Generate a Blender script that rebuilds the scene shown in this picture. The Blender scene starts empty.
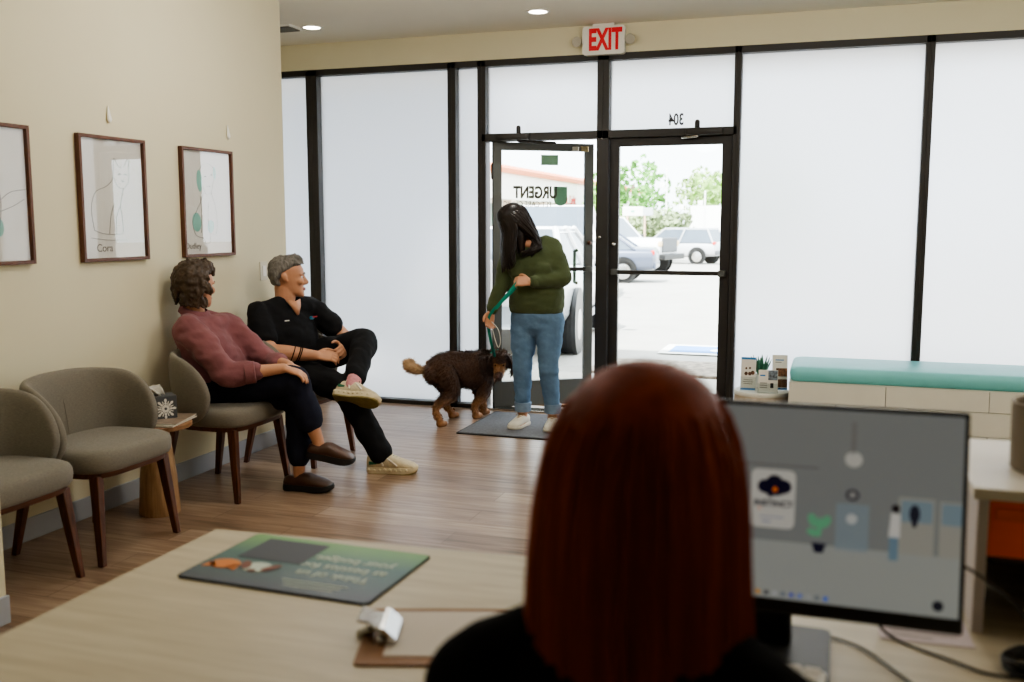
import bpy, bmesh, math, random
from mathutils import Vector, Matrix, noise
random.seed(7)
V = Vector
PI = math.pi
S = bpy.context.scene
COL = S.collection

# ------------------------------------------------------------------ materials
def lin(c):
    r = []
    for v in c[:3]:
        v /= 255.0
        r.append(v / 12.92 if v <= 0.04045 else ((v + 0.055) / 1.055) ** 2.4)
    return (r[0], r[1], r[2], 1.0)

def newmat(name):
    m = bpy.data.materials.new(name)
    m.use_nodes = True
    nt = m.node_tree
    b = nt.nodes['Principled BSDF']
    return m, nt, b

def mat(name, c, rough=0.5, metal=0.0, var=0.0, scale=8.0, stretch=(1, 1, 1), bump=0.0, bscale=60.0,
        sheen=0.0, spec=0.5, emit=0.0, coat=0.0):
    m, nt, b = newmat(name)
    base = lin(c)
    b.inputs['Base Color'].default_value = base
    b.inputs['Roughness'].default_value = rough
    b.inputs['Metallic'].default_value = metal
    b.inputs['Specular IOR Level'].default_value = spec
    if sheen:
        b.inputs['Sheen Weight'].default_value = sheen
    if coat:
        b.inputs['Coat Weight'].default_value = coat
    if emit:
        b.inputs['Emission Color'].default_value = base
        b.inputs['Emission Strength'].default_value = emit
    tc = nt.nodes.new('ShaderNodeTexCoord')
    mp = nt.nodes.new('ShaderNodeMapping')
    mp.inputs['Scale'].default_value = stretch
    nt.links.new(tc.outputs['Object'], mp.inputs['Vector'])
    n = nt.nodes.new('ShaderNodeTexNoise')
    n.inputs['Scale'].default_value = scale
    n.inputs['Detail'].default_value = 4.0
    nt.links.new(mp.outputs['Vector'], n.inputs['Vector'])
    r = nt.nodes.new('ShaderNodeValToRGB')
    k0, k1 = 1.0 - var, 1.0 + var
    r.color_ramp.elements[0].position = 0.3
    r.color_ramp.elements[1].position = 0.7
    r.color_ramp.elements[0].color = (base[0] * k0, base[1] * k0, base[2] * k0, 1)
    r.color_ramp.elements[1].color = (min(1, base[0] * k1), min(1, base[1] * k1), min(1, base[2] * k1), 1)
    nt.links.new(n.outputs['Fac'], r.inputs['Fac'])
    nt.links.new(r.outputs['Color'], b.inputs['Base Color'])
    if emit:
        nt.links.new(r.outputs['Color'], b.inputs['Emission Color'])
    if bump:
        n2 = nt.nodes.new('ShaderNodeTexNoise')
        n2.inputs['Scale'].default_value = bscale
        n2.inputs['Detail'].default_value = 3.0
        nt.links.new(mp.outputs['Vector'], n2.inputs['Vector'])
        bp = nt.nodes.new('ShaderNodeBump')
        bp.inputs['Strength'].default_value = bump
        bp.inputs['Distance'].default_value = 0.01
        nt.links.new(n2.outputs['Fac'], bp.inputs['Height'])
        nt.links.new(bp.outputs['Normal'], b.inputs['Normal'])
    return m

def wood(name, c1, c2, rough=0.4, axis='Z', scale=6.0):
    st = {'X': (1, 12, 12), 'Y': (12, 1, 12), 'Z': (12, 12, 1)}[axis]
    m, nt, b = newmat(name)
    tc = nt.nodes.new('ShaderNodeTexCoord')
    mp = nt.nodes.new('ShaderNodeMapping')
    mp.inputs['Scale'].default_value = st
    nt.links.new(tc.outputs['Object'], mp.inputs['Vector'])
    n = nt.nodes.new('ShaderNodeTexNoise')
    n.inputs['Scale'].default_value = scale
    n.inputs['Detail'].default_value = 6
    n.inputs['Distortion'].default_value = 0.6
    nt.links.new(mp.outputs['Vector'], n.inputs['Vector'])
    r = nt.nodes.new('ShaderNodeValToRGB')
    r.color_ramp.elements[0].position = 0.32
    r.color_ramp.elements[1].position = 0.68
    r.color_ramp.elements[0].color = lin(c1)
    r.color_ramp.elements[1].color = lin(c2)
    nt.links.new(n.outputs['Fac'], r.inputs['Fac'])
    nt.links.new(r.outputs['Color'], b.inputs['Base Color'])
    b.inputs['Roughness'].default_value = rough
    return m

def floor_mat():
    m, nt, b = newmat('floor_planks')
    tc = nt.nodes.new('ShaderNodeTexCoord')
    br = nt.nodes.new('ShaderNodeTexBrick')
    br.offset = 0.37
    br.inputs['Color1'].default_value = (0.0, 0.0, 0.0, 1)
    br.inputs['Color2'].default_value = (1, 1, 1, 1)
    br.inputs['Mortar'].default_value = (0.3, 0.3, 0.3, 1)
    br.inputs['Scale'].default_value = 1.0
    br.inputs['Mortar Size'].default_value = 0.0015
    br.inputs['Brick Width'].default_value = 1.22
    br.inputs['Row Height'].default_value = 0.18
    nt.links.new(tc.outputs['Object'], br.inputs['Vector'])
    mp = nt.nodes.new('ShaderNodeMapping')
    mp.inputs['Scale'].default_value = (1.2, 14, 1)
    nt.links.new(tc.outputs['Object'], mp.inputs['Vector'])
    n = nt.nodes.new('ShaderNodeTexNoise')
    n.inputs['Scale'].default_value = 2.2
    n.inputs['Detail'].default_value = 7
    n.inputs['Distortion'].default_value = 0.8
    nt.links.new(mp.outputs['Vector'], n.inputs['Vector'])
    ma = nt.nodes.new('ShaderNodeMath'); ma.operation = 'MULTIPLY_ADD'
    nt.links.new(br.outputs['Color'], ma.inputs[0])
    ma.inputs[1].default_value = 0.30
    nt.links.new(n.outputs['Fac'], ma.inputs[2])
    r = nt.nodes.new('ShaderNodeValToRGB')
    e = r.color_ramp.elements
    e[0].position = 0.35; e[0].color = lin((106, 86, 70))
    e[1].position = 0.95; e[1].color = lin((176, 153, 131))
    x = e.new(0.62); x.color = lin((144, 119, 99))
    nt.links.new(ma.outputs[0], r.inputs['Fac'])
    mx = nt.nodes.new('ShaderNodeMix'); mx.data_type = 'RGBA'
    nt.links.new(br.outputs['Fac'], mx.inputs['Factor'])
    nt.links.new(r.outputs['Color'], mx.inputs['A'])
    mx.inputs['B'].default_value = lin((88, 68, 54))
    nt.links.new(mx.outputs['Result'], b.inputs['Base Color'])
    b.inputs['Roughness'].default_value = 0.32
    b.inputs['Specular IOR Level'].default_value = 0.45
    return m

def frosted_mat():
    m, nt, b = newmat('frosted_glass')
    out = nt.nodes['Material Output']
    t = nt.nodes.new('ShaderNodeBsdfTranslucent')
    t.inputs['Color'].default_value = (0.86, 0.88, 0.90, 1)
    d = nt.nodes.new('ShaderNodeBsdfDiffuse')
    d.inputs['Color'].default_value = (0.8, 0.82, 0.84, 1)
    g = nt.nodes.new('ShaderNodeBsdfGlossy')
    g.inputs['Roughness'].default_value = 0.35
    rf = nt.nodes.new('ShaderNodeBsdfRefraction'); rf.inputs['Roughness'].default_value = .75; rf.inputs['IOR'].default_value = 1.08
    rf.inputs['Color'].default_value = (.93, .95, .97, 1)
    m0 = nt.nodes.new('ShaderNodeMixShader'); m0.inputs['Fac'].default_value = .5
    nt.links.new(t.outputs[0], m0.inputs[1]); nt.links.new(rf.outputs[0], m0.inputs[2])
    m1 = nt.nodes.new('ShaderNodeMixShader'); m1.inputs['Fac'].default_value = 0.06
    m2 = nt.nodes.new('ShaderNodeMixShader'); m2.inputs['Fac'].default_value = 0.03
    nt.links.new(m0.outputs[0], m1.inputs[1]); nt.links.new(d.outputs[0], m1.inputs[2])
    nt.links.new(m1.outputs[0], m2.inputs[1]); nt.links.new(g.outputs[0], m2.inputs[2])
    nt.links.new(m2.outputs[0], out.inputs['Surface'])
    return m

def clear_glass(name='clear_glass', tint=(0.93, 0.96, 0.95), refl=0.06):
    m, nt, b = newmat(name)
    out = nt.nodes['Material Output']
    t = nt.nodes.new('ShaderNodeBsdfTransparent')
    t.inputs['Color'].default_value = (*tint, 1)
    g = nt.nodes.new('ShaderNodeBsdfGlossy')
    g.inputs['Roughness'].default_value = 0.01
    mx = nt.nodes.new('ShaderNodeMixShader'); mx.inputs['Fac'].default_value = refl
    nt.links.new(t.outputs[0], mx.inputs[1]); nt.links.new(g.outputs[0], mx.inputs[2])
    nt.links.new(mx.outputs[0], out.inputs['Surface'])
    return m

def attr_mat(name, rough=0.6, attr='Col', sheen=0.0, trans=0.0):
    m, nt, b = newmat(name)
    a = nt.nodes.new('ShaderNodeAttribute'); a.attribute_name = attr
    nt.links.new(a.outputs['Color'], b.inputs['Base Color'])
    b.inputs['Roughness'].default_value = rough
    b.inputs['Sheen Weight'].default_value = sheen
    b.inputs['Specular IOR Level'].default_value = 0.3
    return m

def gradient_mat(name, c1, c2, axis=1, lo=-.14, hi=.14, rough=0.5, cm=None):
    m, nt, b = newmat(name)
    tc = nt.nodes.new('ShaderNodeTexCoord')
    sp = nt.nodes.new('ShaderNodeSeparateXYZ')
    nt.links.new(tc.outputs['Object'], sp.inputs[0])
    mr = nt.nodes.new('ShaderNodeMapRange')
    mr.inputs['From Min'].default_value = lo; mr.inputs['From Max'].default_value = hi
    nt.links.new(sp.outputs[axis], mr.inputs['Value'])
    r = nt.nodes.new('ShaderNodeValToRGB')
    r.color_ramp.elements[0].color = lin(c1); r.color_ramp.elements[1].color = lin(c2)
    if cm:
        x = r.color_ramp.elements.new(.55); x.color = lin(cm)
    nt.links.new(mr.outputs[0], r.inputs['Fac'])
    nt.links.new(r.outputs['Color'], b.inputs['Base Color'])
    b.inputs['Roughness'].default_value = rough
    return m

# ------------------------------------------------------------------ mesh builder
def cat(pts, sub):
    if sub <= 1 or len(pts) < 3:
        return list(pts)
    out = []
    n = len(pts)
    for i in range(n - 1):
        p0 = pts[max(i - 1, 0)]; p1 = pts[i]; p2 = pts[i + 1]; p3 = pts[min(i + 2, n - 1)]
        for k in range(sub):
            t = k / sub
            out.append(tuple(0.5 * ((2 * b) + (-a + c) * t + (2 * a - 5 * b + 4 * c - d) * t * t +
                                    (-a + 3 * b - 3 * c + d) * t ** 3) for a, b, c, d in zip(p0, p1, p2, p3)))
    out.append(tuple(pts[-1]))
    return out

class MB:
    def __init__(self):
        self.bm = bmesh.new()

    def box(self, c, s, bev=0.0, rot=None, seg=2, mi=0):
        c = V(c)
        r = bmesh.ops.create_cube(self.bm, size=1.0)
        vs = r['verts']
        for v in vs:
            v.co = V((v.co.x * s[0], v.co.y * s[1], v.co.z * s[2]))
        if bev:
            es = list({e for v in vs for e in v.link_edges})
            q = bmesh.ops.bevel(self.bm, geom=es, offset=min(bev, min(s) * .49), segments=seg, affect='EDGES', profile=.5)
            vs = list({v for f in q['faces'] for v in f.verts} | {v for v in vs if v.is_valid})
        for v in vs:
            co = v.co
            if rot is not None:
                co = rot @ co
            v.co = co + c
        if mi:
            for f in {f for v in vs for f in v.link_faces}:
                f.material_index = mi
        return self

    def loft(self, rings, cap=True, closed=True, mi=0):
        bm = self.bm
        vr = [[bm.verts.new(p) for p in r] for r in rings]
        n = len(vr[0])
        for a, b in zip(vr[:-1], vr[1:]):
            rng = range(n) if closed else range(n - 1)
            for i in rng:
                f = bm.faces.new((a[i], a[(i + 1) % n], b[(i + 1) % n], b[i]))
                f.material_index = mi
        if cap and closed:
            f = bm.faces.new(list(reversed(vr[0]))); f.material_index = mi
            f = bm.faces.new(vr[-1]); f.material_index = mi
        return self

    def tube(self, pts, radii, n=12, ref=None, sub=1, round_cap=True, mi=0, power=1.0):
        if not isinstance(radii, (list, tuple)) or (len(radii) == 2 and len(pts) != 2):
            radii = [radii] * len(pts)
        rr = [(r, r) if not isinstance(r, (list, tuple)) else tuple(r) for r in radii]
        full = cat([tuple(p) + r for p, r in zip(pts, rr)], sub)
        P = [V(q[:3]) for q in full]
        R = [(max(q[3], 1e-4), max(q[4], 1e-4)) for q in full]
        m = len(P)
        T = []
        for i in range(m):
            d = P[min(i + 1, m - 1)] - P[max(i - 1, 0)]
            T.append(d.normalized() if d.length > 1e-9 else V((0, 0, 1)))
        if ref is not None:
            b = V(ref)
        else:
            b = V((0, 0, 1)) if abs(T[0].z) < .9 else V((0, 1, 0))
        rings = []
        for i in range(m):
            b2 = b - T[i] * b.dot(T[i])
            if b2.length < 1e-5:
                b2 = T[i].orthogonal()
            b2.normalize()
            if ref is None:
                b = b2
            a2 = T[i].cross(b2)
            ring = []
            for k in range(n):
                an = 2 * PI * k / n
                ca, sa = math.cos(an), math.sin(an)
                if power != 1.0:
                    ca = math.copysign(abs(ca) ** power, ca); sa = math.copysign(abs(sa) ** power, sa)
                ring.append((a2 * ca * R[i][0] + b2 * sa * R[i][1]))
            rings.append(ring)
        out = []
        if round_cap:
            h = min(R[0])
            for q in (.97, .75, .4):
                out.append([P[0] - T[0] * h * q + v * math.sqrt(1 - q * q) for v in rings[0]])
        out += [[P[i] + v for v in rings[i]] for i in range(m)]
        if round_cap:
            h = min(R[-1])
            for q in (.4, .75, .97):
                out.append([P[-1] + T[-1] * h * q + v * math.sqrt(1 - q * q) for v in rings[-1]])
        return self.loft(out, mi=mi)

    def lathe(self, prof, c=(0, 0, 0), n=32, mi=0, cap=True):
        c = V(c)
        rings = [[c + V((r * math.cos(2 * PI * k / n), r * math.sin(2 * PI * k / n), z)) for k in range(n)] for r, z in prof]
        return self.loft(rings, mi=mi, cap=cap)

    def prism(self, poly, o, ux, uy, un, mi=0):
        # polygon in the (ux,uy) frame at o, thickness vector un
        o, ux, uy, un = V(o), V(ux), V(uy), V(un)
        a = [self.bm.verts.new(o + ux * p[0] + uy * p[1]) for p in poly]
        b = [self.bm.verts.new(o + ux * p[0] + uy * p[1] + un) for p in poly]
        n = len(poly)
        fs = [self.bm.faces.new(list(reversed(a))), self.bm.faces.new(b)]
        for i in range(n):
            fs.append(self.bm.faces.new((a[i], a[(i + 1) % n], b[(i + 1) % n], b[i])))
        for f in fs:
            f.material_index = mi
        return self

    def ball(self, c, r, sub=2, mi=0, rot=None):
        q = bmesh.ops.create_icosphere(self.bm, subdivisions=sub, radius=1.0)
        c = V(c)
        r = (r, r, r) if not isinstance(r, (tuple, list)) else r
        for v in q['verts']:
            p = V((v.co.x * r[0], v.co.y * r[1], v.co.z * r[2]))
            if rot is not None:
                p = rot @ p
            v.co = p + c
        if mi:
            for f in {f for v in q['verts'] for f in v.link_faces}:
                f.material_index = mi
        return self

    def quad(self, a, b, c, d, mi=0):
        f = self.bm.faces.new([self.bm.verts.new(p) for p in (a, b, c, d)])
        f.material_index = mi
        return self

    def build(self, name, mats, parent=None, loc=(0, 0, 0), smooth=None, fixn=True):
        bm = self.bm
        if fixn:
            bmesh.ops.recalc_face_normals(bm, faces=bm.faces[:])
        loc = V(loc)
        pl = V(parent['_o']) if parent is not None else V((0, 0, 0))
        org = pl if parent is not None else loc
        bmesh.ops.translate(bm, verts=bm.verts[:], vec=-org)
        me = bpy.data.meshes.new(name)
        bm.to_mesh(me); bm.free()
        for m in (mats if isinstance(mats, (list, tuple)) else [mats]):
            me.materials.append(m)
        if smooth is True:
            for p in me.polygons:
                p.use_smooth = True
        elif smooth:
            for p in me.polygons:
                p.use_smooth = True
            me.set_sharp_from_angle(angle=math.radians(smooth))
        o = bpy.data.objects.new(name, me)
        COL.objects.link(o)
        if parent is not None:
            o.parent = parent
            o['_o'] = list(pl)
        else:
            o.location = loc
            o['_o'] = list(loc)
        return o

def thing(name, label, category, loc=(0, 0, 0), group=None, kind=None):
    o = bpy.data.objects.new(name, None)
    COL.objects.link(o)
    o.empty_display_size = .1
    o.location = loc
    o['_o'] = list(loc)
    tag(o, label, category, group, kind)
    return o

def tag(o, label=None, category=None, group=None, kind=None):
    if label: o['label'] = label
    if category: o['category'] = category
    if group: o['group'] = group
    if kind: o['kind'] = kind
    return o

def struct(mb, name, m, parent=None, smooth=None):
    o = mb.build(name, m, parent, smooth=smooth)
    if parent is None:
        o['kind'] = 'structure'
    return o

def dup(root, loc, label, group=None):
    r = root.copy(); COL.objects.link(r); r.location = loc; r['_o'] = list(loc)
    r['label'] = label
    if group: r['group'] = group
    for ch in list(root.children):
        c = ch.copy(); COL.objects.link(c); c.parent = r
        for g in list(ch.children):
            d = g.copy(); COL.objects.link(d); d.parent = c
    return r

def bake(o, voxel, smooth=3, fac=.5, disp=None):
    """fuse the overlapping lofts of o into one continuous skin"""
    md = o.modifiers.new('r', 'REMESH'); md.mode = 'VOXEL'; md.voxel_size = voxel; md.use_smooth_shade = True
    if smooth:
        sm = o.modifiers.new('s', 'SMOOTH'); sm.factor = fac; sm.iterations = smooth
    dg = bpy.context.evaluated_depsgraph_get()
    me = bpy.data.meshes.new_from_object(o.evaluated_get(dg))
    o.modifiers.clear()
    old = o.data
    mats = [m for m in old.materials]
    o.data = me
    bpy.data.meshes.remove(old)
    me.materials.clear()
    for m in mats:
        me.materials.append(m)
    for p in me.polygons:
        p.use_smooth = True
        p.material_index = 0
    if disp:
        off = V(o['_o'])
        nn = [v.normal.copy() for v in me.vertices]
        for v, nv in zip(me.vertices, nn):
            v.co += nv * disp(v.co + off)
    return o

def text(name, body, size, m, parent, origin, ux, uy, extrude=.001, align='CENTER', squash=1.0, loc=None, bold=0.0):
    cu = bpy.data.curves.new(name, 'FONT')
    cu.body = body; cu.size = size; cu.extrude = extrude; cu.align_x = align; cu.align_y = 'CENTER'
    cu.offset = bold
    o = bpy.data.objects.new(name, cu); COL.objects.link(o)
    dg = bpy.context.evaluated_depsgraph_get()
    me = bpy.data.meshes.new_from_object(o.evaluated_get(dg))
    bpy.data.objects.remove(o); bpy.data.curves.remove(cu)
    ux = V(ux).normalized(); uy = V(uy).normalized(); un = ux.cross(uy)
    org = V(origin)
    pl = V(parent['_o']) if parent is not None else V((0, 0, 0))
    for v in me.vertices:
        v.co = org + ux * v.co.x * squash + uy * v.co.y + un * v.co.z - pl
    me.materials.clear(); me.materials.append(m)
    o = bpy.data.objects.new(name, me); COL.objects.link(o)
    if parent is not None:
        o.parent = parent; o['_o'] = list(pl)
    return o

def ellipse(cx, cy, a, b, n=24, rot=0.0):
    r = []
    for k in range(n):
        t = 2 * PI * k / n
        x, y = a * math.cos(t), b * math.sin(t)
        r.append((cx + x * math.cos(rot) - y * math.sin(rot), cy + x * math.sin(rot) + y * math.cos(rot)))
    return r

def rrect(x0, y0, x1, y1, r, n=5):
    out = []
    for (cx, cy, a0) in ((x1 - r, y0 + r, -PI / 2), (x1 - r, y1 - r, 0), (x0 + r, y1 - r, PI / 2), (x0 + r, y0 + r, PI)):
        for k in range(n + 1):
            a = a0 + PI / 2 * k / n
            out.append((cx + r * math.cos(a), cy + r * math.sin(a)))
    return out

# ------------------------------------------------------------------ palette
M = {}
M['wall'] = mat('wall_paint', (222, 215, 188), .85, var=.02, scale=2, bump=.05, bscale=200)
M['ceil'] = mat('ceiling_paint', (238, 234, 222), .9, var=.02, scale=2)
M['base'] = mat('baseboard_vinyl', (170, 173, 180), .5, var=.03)
M['floor'] = floor_mat()
M['black'] = mat('dark_bronze_metal', (50, 47, 45), .5, .1, var=.05)
M['leafm'] = mat('door_leaf_metal', (92, 94, 92), .5, .1, var=.05)
M['frost'] = frosted_mat()
M['glass'] = clear_glass()
M['chrome'] = mat('brushed_steel', (190, 188, 184), .25, 1.0, var=.05)
M['white'] = mat('white_plastic', (235, 233, 226), .45, var=.02)
M['fabric'] = mat('chair_linen', (128, 122, 112), .95, var=.14, scale=90, stretch=(1, 1, 5), bump=.25, bscale=260, sheen=.2, spec=.1)
M['walnut'] = wood('walnut', (62, 34, 20), (108, 62, 38), .4, 'Z')
M['walnutX'] = wood('walnut_flat', (62, 34, 20), (108, 62, 38), .4, 'Y')
M['frame'] = wood('picture_walnut', (78, 44, 28), (110, 66, 42), .45, 'Z')
M['oak'] = wood('light_oak', (160, 126, 92), (196, 162, 124), .5, 'Z', 5)
M['desk'] = wood('desk_laminate', (180, 169, 144), (198, 188, 164), .45, 'X', 4)
M['teal'] = mat('teal_vinyl', (128, 210, 214), .42, var=.04, scale=5, bump=.25, bscale=14)
M['cream'] = mat('cream_laminate', (224, 224, 214), .5, var=.02)
M['gap'] = mat('shadow_gap', (40, 38, 34), .8)
M['paper'] = mat('paper_white', (232, 229, 222), .8, var=.02)
M['blackpl'] = mat('black_plastic', (22, 22, 23), .4, var=.05)
M['skin'] = mat('skin_light', (206, 152, 122), .5, var=.06, scale=14, spec=.35)
M['skin2'] = mat('skin_tan', (198, 146, 116), .5, var=.06, scale=14, spec=.35)
M['lips'] = mat('lip_tint', (160, 92, 82), .45)
M['eyew'] = mat('eye_white', (230, 226, 220), .2)
M['iris'] = mat('iris_dark', (46, 34, 28), .2)
M['mauve'] = mat('mauve_cotton', (132, 86, 90), .9, var=.10, scale=9, bump=.5, bscale=22, sheen=.15, spec=.15)
M['navy'] = mat('navy_cotton', (36, 38, 52), .9, var=.10, scale=10, bump=.3, bscale=25, spec=.15)
M['scrub'] = mat('black_scrubs', (27, 27, 30), .85, var=.12, scale=8, bump=.5, bscale=18, spec=.2)
M['blacktop'] = mat('black_knit', (17, 16, 17), .9, var=.1, scale=20, bump=.2, bscale=40, spec=.1)
M['green'] = mat('olive_knit', (84, 94, 66), .95, var=.10, scale=120, stretch=(1, 1, 3), bump=.4, bscale=160, sheen=.15, spec=.1)
M['denim'] = mat('blue_denim', (104, 132, 162), .85, var=.14, scale=12, bump=.35, bscale=40, spec=.15)
M['denim2'] = mat('denim_cuff', (128, 148, 170), .85, var=.1, scale=30, bump=.3, bscale=80, spec=.15)
M['clog'] = mat('brown_leather', (78, 52, 40), .38, var=.12, scale=14)
M['sole'] = mat('dark_rubber', (34, 32, 32), .7)
M['sneak'] = mat('cream_mesh', (206, 192, 162), .8, var=.10, scale=30, bump=.3, bscale=80)
M['sneaksole'] = mat('cream_foam', (216, 202, 170), .7, var=.06, scale=20)
M['olivesole'] = mat('olive_rubber', (140, 128, 78), .8, var=.15, scale=25, bump=.4, bscale=40)
M['sgreen'] = mat('shoe_green', (34, 104, 74), .6)
M['pink'] = mat('pink_sock', (214, 150, 156), .9, var=.16, scale=60)
M['canvas'] = mat('white_canvas', (226, 220, 206), .8, var=.05, scale=40)
M['lace'] = mat('tan_lace', (170, 134, 94), .8)
M['hairbr'] = mat('hair_brown_grey', (74, 60, 48), .5, var=.35, scale=30, stretch=(1, 1, .5), spec=.3)
M['hairgr'] = mat('hair_grey', (112, 108, 102), .6, var=.35, scale=60, stretch=(1, 1, .4), bump=.5, bscale=150, spec=.3)
M['hairdk'] = mat('hair_dark', (34, 25, 23), .42, var=.3, scale=30, stretch=(1, 1, .2), spec=.4)
M['hairrd'] = mat('hair_red', (122, 52, 25), .55, var=.3, scale=40, stretch=(1, 1, .05), spec=.15)
M['leash'] = mat('teal_webbing', (20, 140, 120), .7, var=.06)
M['matg'] = mat('grey_carpet', (122, 123, 128), .98, var=.16, scale=70, bump=.4, bscale=200, spec=.05)
M['brownmat'] = mat('brown_coir', (150, 112, 78), .98, var=.2, scale=60)
M['art'] = mat('art_teal', (146, 200, 186), .8, var=.05)
M['line'] = mat('art_line', (132, 128, 122), .8)
M['ink'] = mat('ink_dark', (52, 50, 48), .8)
M['red'] = mat('sign_red', (214, 24, 40), .5, emit=.1)
M['sage'] = mat('sage_vinyl', (126, 152, 132), .7, var=.03)
def see_through_vinyl():
    m, nt, b = newmat('sage_decal')
    t = nt.nodes.new('ShaderNodeBsdfTranslucent'); t.inputs['Color'].default_value = lin((150, 176, 156))
    mx = nt.nodes.new('ShaderNodeMixShader'); mx.inputs['Fac'].default_value = .6
    b.inputs['Base Color'].default_value = lin((126, 152, 132))
    nt.links.new(b.outputs[0], mx.inputs[1]); nt.links.new(t.outputs[0], mx.inputs[2])
    nt.links.new(mx.outputs[0], nt.nodes['Material Output'].inputs['Surface'])
    return m
M['decal'] = see_through_vinyl()

# ------------------------------------------------------------------ setting
D = 7.068
struct(MB().box((-1.0, 2.3, -.05), (7.7, 9.75, .1)), 'floor', M['floor'])
struct(MB().box((-1.0, 2.35, 2.94), (7.7, 9.85, .12)), 'ceiling', M['ceil'])
struct(MB().box((-3.595, 4.161, 1.44), (.2, 3.038, 2.88)), 'wall_left', M['wall'])
struct(MB().box((-2.935, -.01, 1.44), (.2, 5.30, 2.88)).box((-3.345, 2.582, 1.44), (.70, .12, 2.88)), 'wall_near', M['wall'])
struct(MB().box((-4.75, 6.3, 1.44), (.1, 1.75, 2.88)).box((-4.2, 5.60, 1.44), (1.0, .1, 2.88)), 'wall_alcove', M['wall'])
struct(MB().box((-1.0, D + .06, 2.78), (7.7, .12, .205)), 'wall_front', M['wall'])
struct(MB().box((2.75, 2.3, 1.44), (.1, 9.75, 2.88)), 'wall_right', M['wall'])
struct(MB().box((-.8, -2.56, 1.44), (7.2, .1, 2.88)), 'wall_back', M['wall'])
struct(MB().box((-3.489, 4.164, .0525), (.012, 3.044, .105), .003).box((-3.595, 5.686, .0525), (.22, .012, .105), .003), 'baseboard_left', M['base'])
struct(MB().box((-2.829, -.005, .0525), (.012, 5.30, .105), .003), 'baseboard_near', M['base'])

# storefront: every bay is its own window with frame and pane
def bay(i, x0, x1, z0, z1, fl=.03, fr=.03, fb=.034, ft=.05, frost=True):
    root = thing('window_%d' % i, None, None, ((x0 + x1) / 2, D, z0), kind='structure')
    f = MB()
    dpt, yc = .11, D + .055
    f.box(((x0 + x0 + fl) / 2, yc, (z0 + z1) / 2), (fl, dpt, z1 - z0), .003)
    f.box(((x1 + x1 - fr) / 2, yc, (z0 + z1) / 2), (fr, dpt, z1 - z0), .003)
    f.box(((x0 + x1) / 2, yc, z0 + fb / 2), (x1 - x0, dpt, fb), .003)
    f.box(((x0 + x1) / 2, yc, z1 - ft / 2), (x1 - x0, dpt, ft), .003)
    f.build('window_frame', M['black'], root)
    MB().box(((x0 + x1) / 2, yc + .02, (z0 + z1) / 2), (x1 - x0 - fl, .008, z1 - z0 - fb)).build('window_pane', M['frost'] if frost else M['glass'], root)
    return root
ZH = 2.68
bay(1, -4.69, -4.08, 0, ZH, .03, .05)
bay(2, -4.08, -2.863, 0, ZH, .05, .033)
bay(3, -2.863, -2.618, 0, ZH, .033, .033)
w4 = bay(4, -2.618, -1.671, 2.074, ZH, .033, .045, .056)
w5 = bay(5, -1.671, -.710, 2.074, ZH, .045, .025, .056)
bay(6, -.710, .525, 0, ZH, .025, .028)
bay(7, .525, 1.80, 0, ZH, .028, .03)
bay(8, 1.80, 2.70, 0, ZH, .03, .03)
# mirrored street number (stuck on the pane, facing the street)
text('house_number', '304', .112, M['ink'], w5, (-1.143, D + .05, 2.192), (-1, 0, 0), (0, 0, 1), .001, squash=.66, bold=.003)
# jambs and centre post of the doorway
struct(MB().box((-2.6015, D + .055, 1.037), (.033, .11, 2.074), .003), 'trim_1', M['black'])
struct(MB().box((-1.671, D + .055, 1.037), (.09, .12, 2.074), .003), 'trim_2', M['black'])
struct(MB().box((-.7225, D + .055, 1.037), (.025, .11, 2.074), .003), 'trim_3', M['black'])
struct(MB().box((-1.66, D + .05, .006), (1.9, .13, .014), .003), 'trim_4', M['chrome'])
o = MB().tube([(-1.682, D - .012, 1.353), (-1.682, D + .0, 1.353)], .014).build('post_button', M['chrome'], smooth=True, loc=(-1.682, D, 1.353))
tag(o, 'small round metal button on the dark centre post between the doors', 'button')

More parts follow.
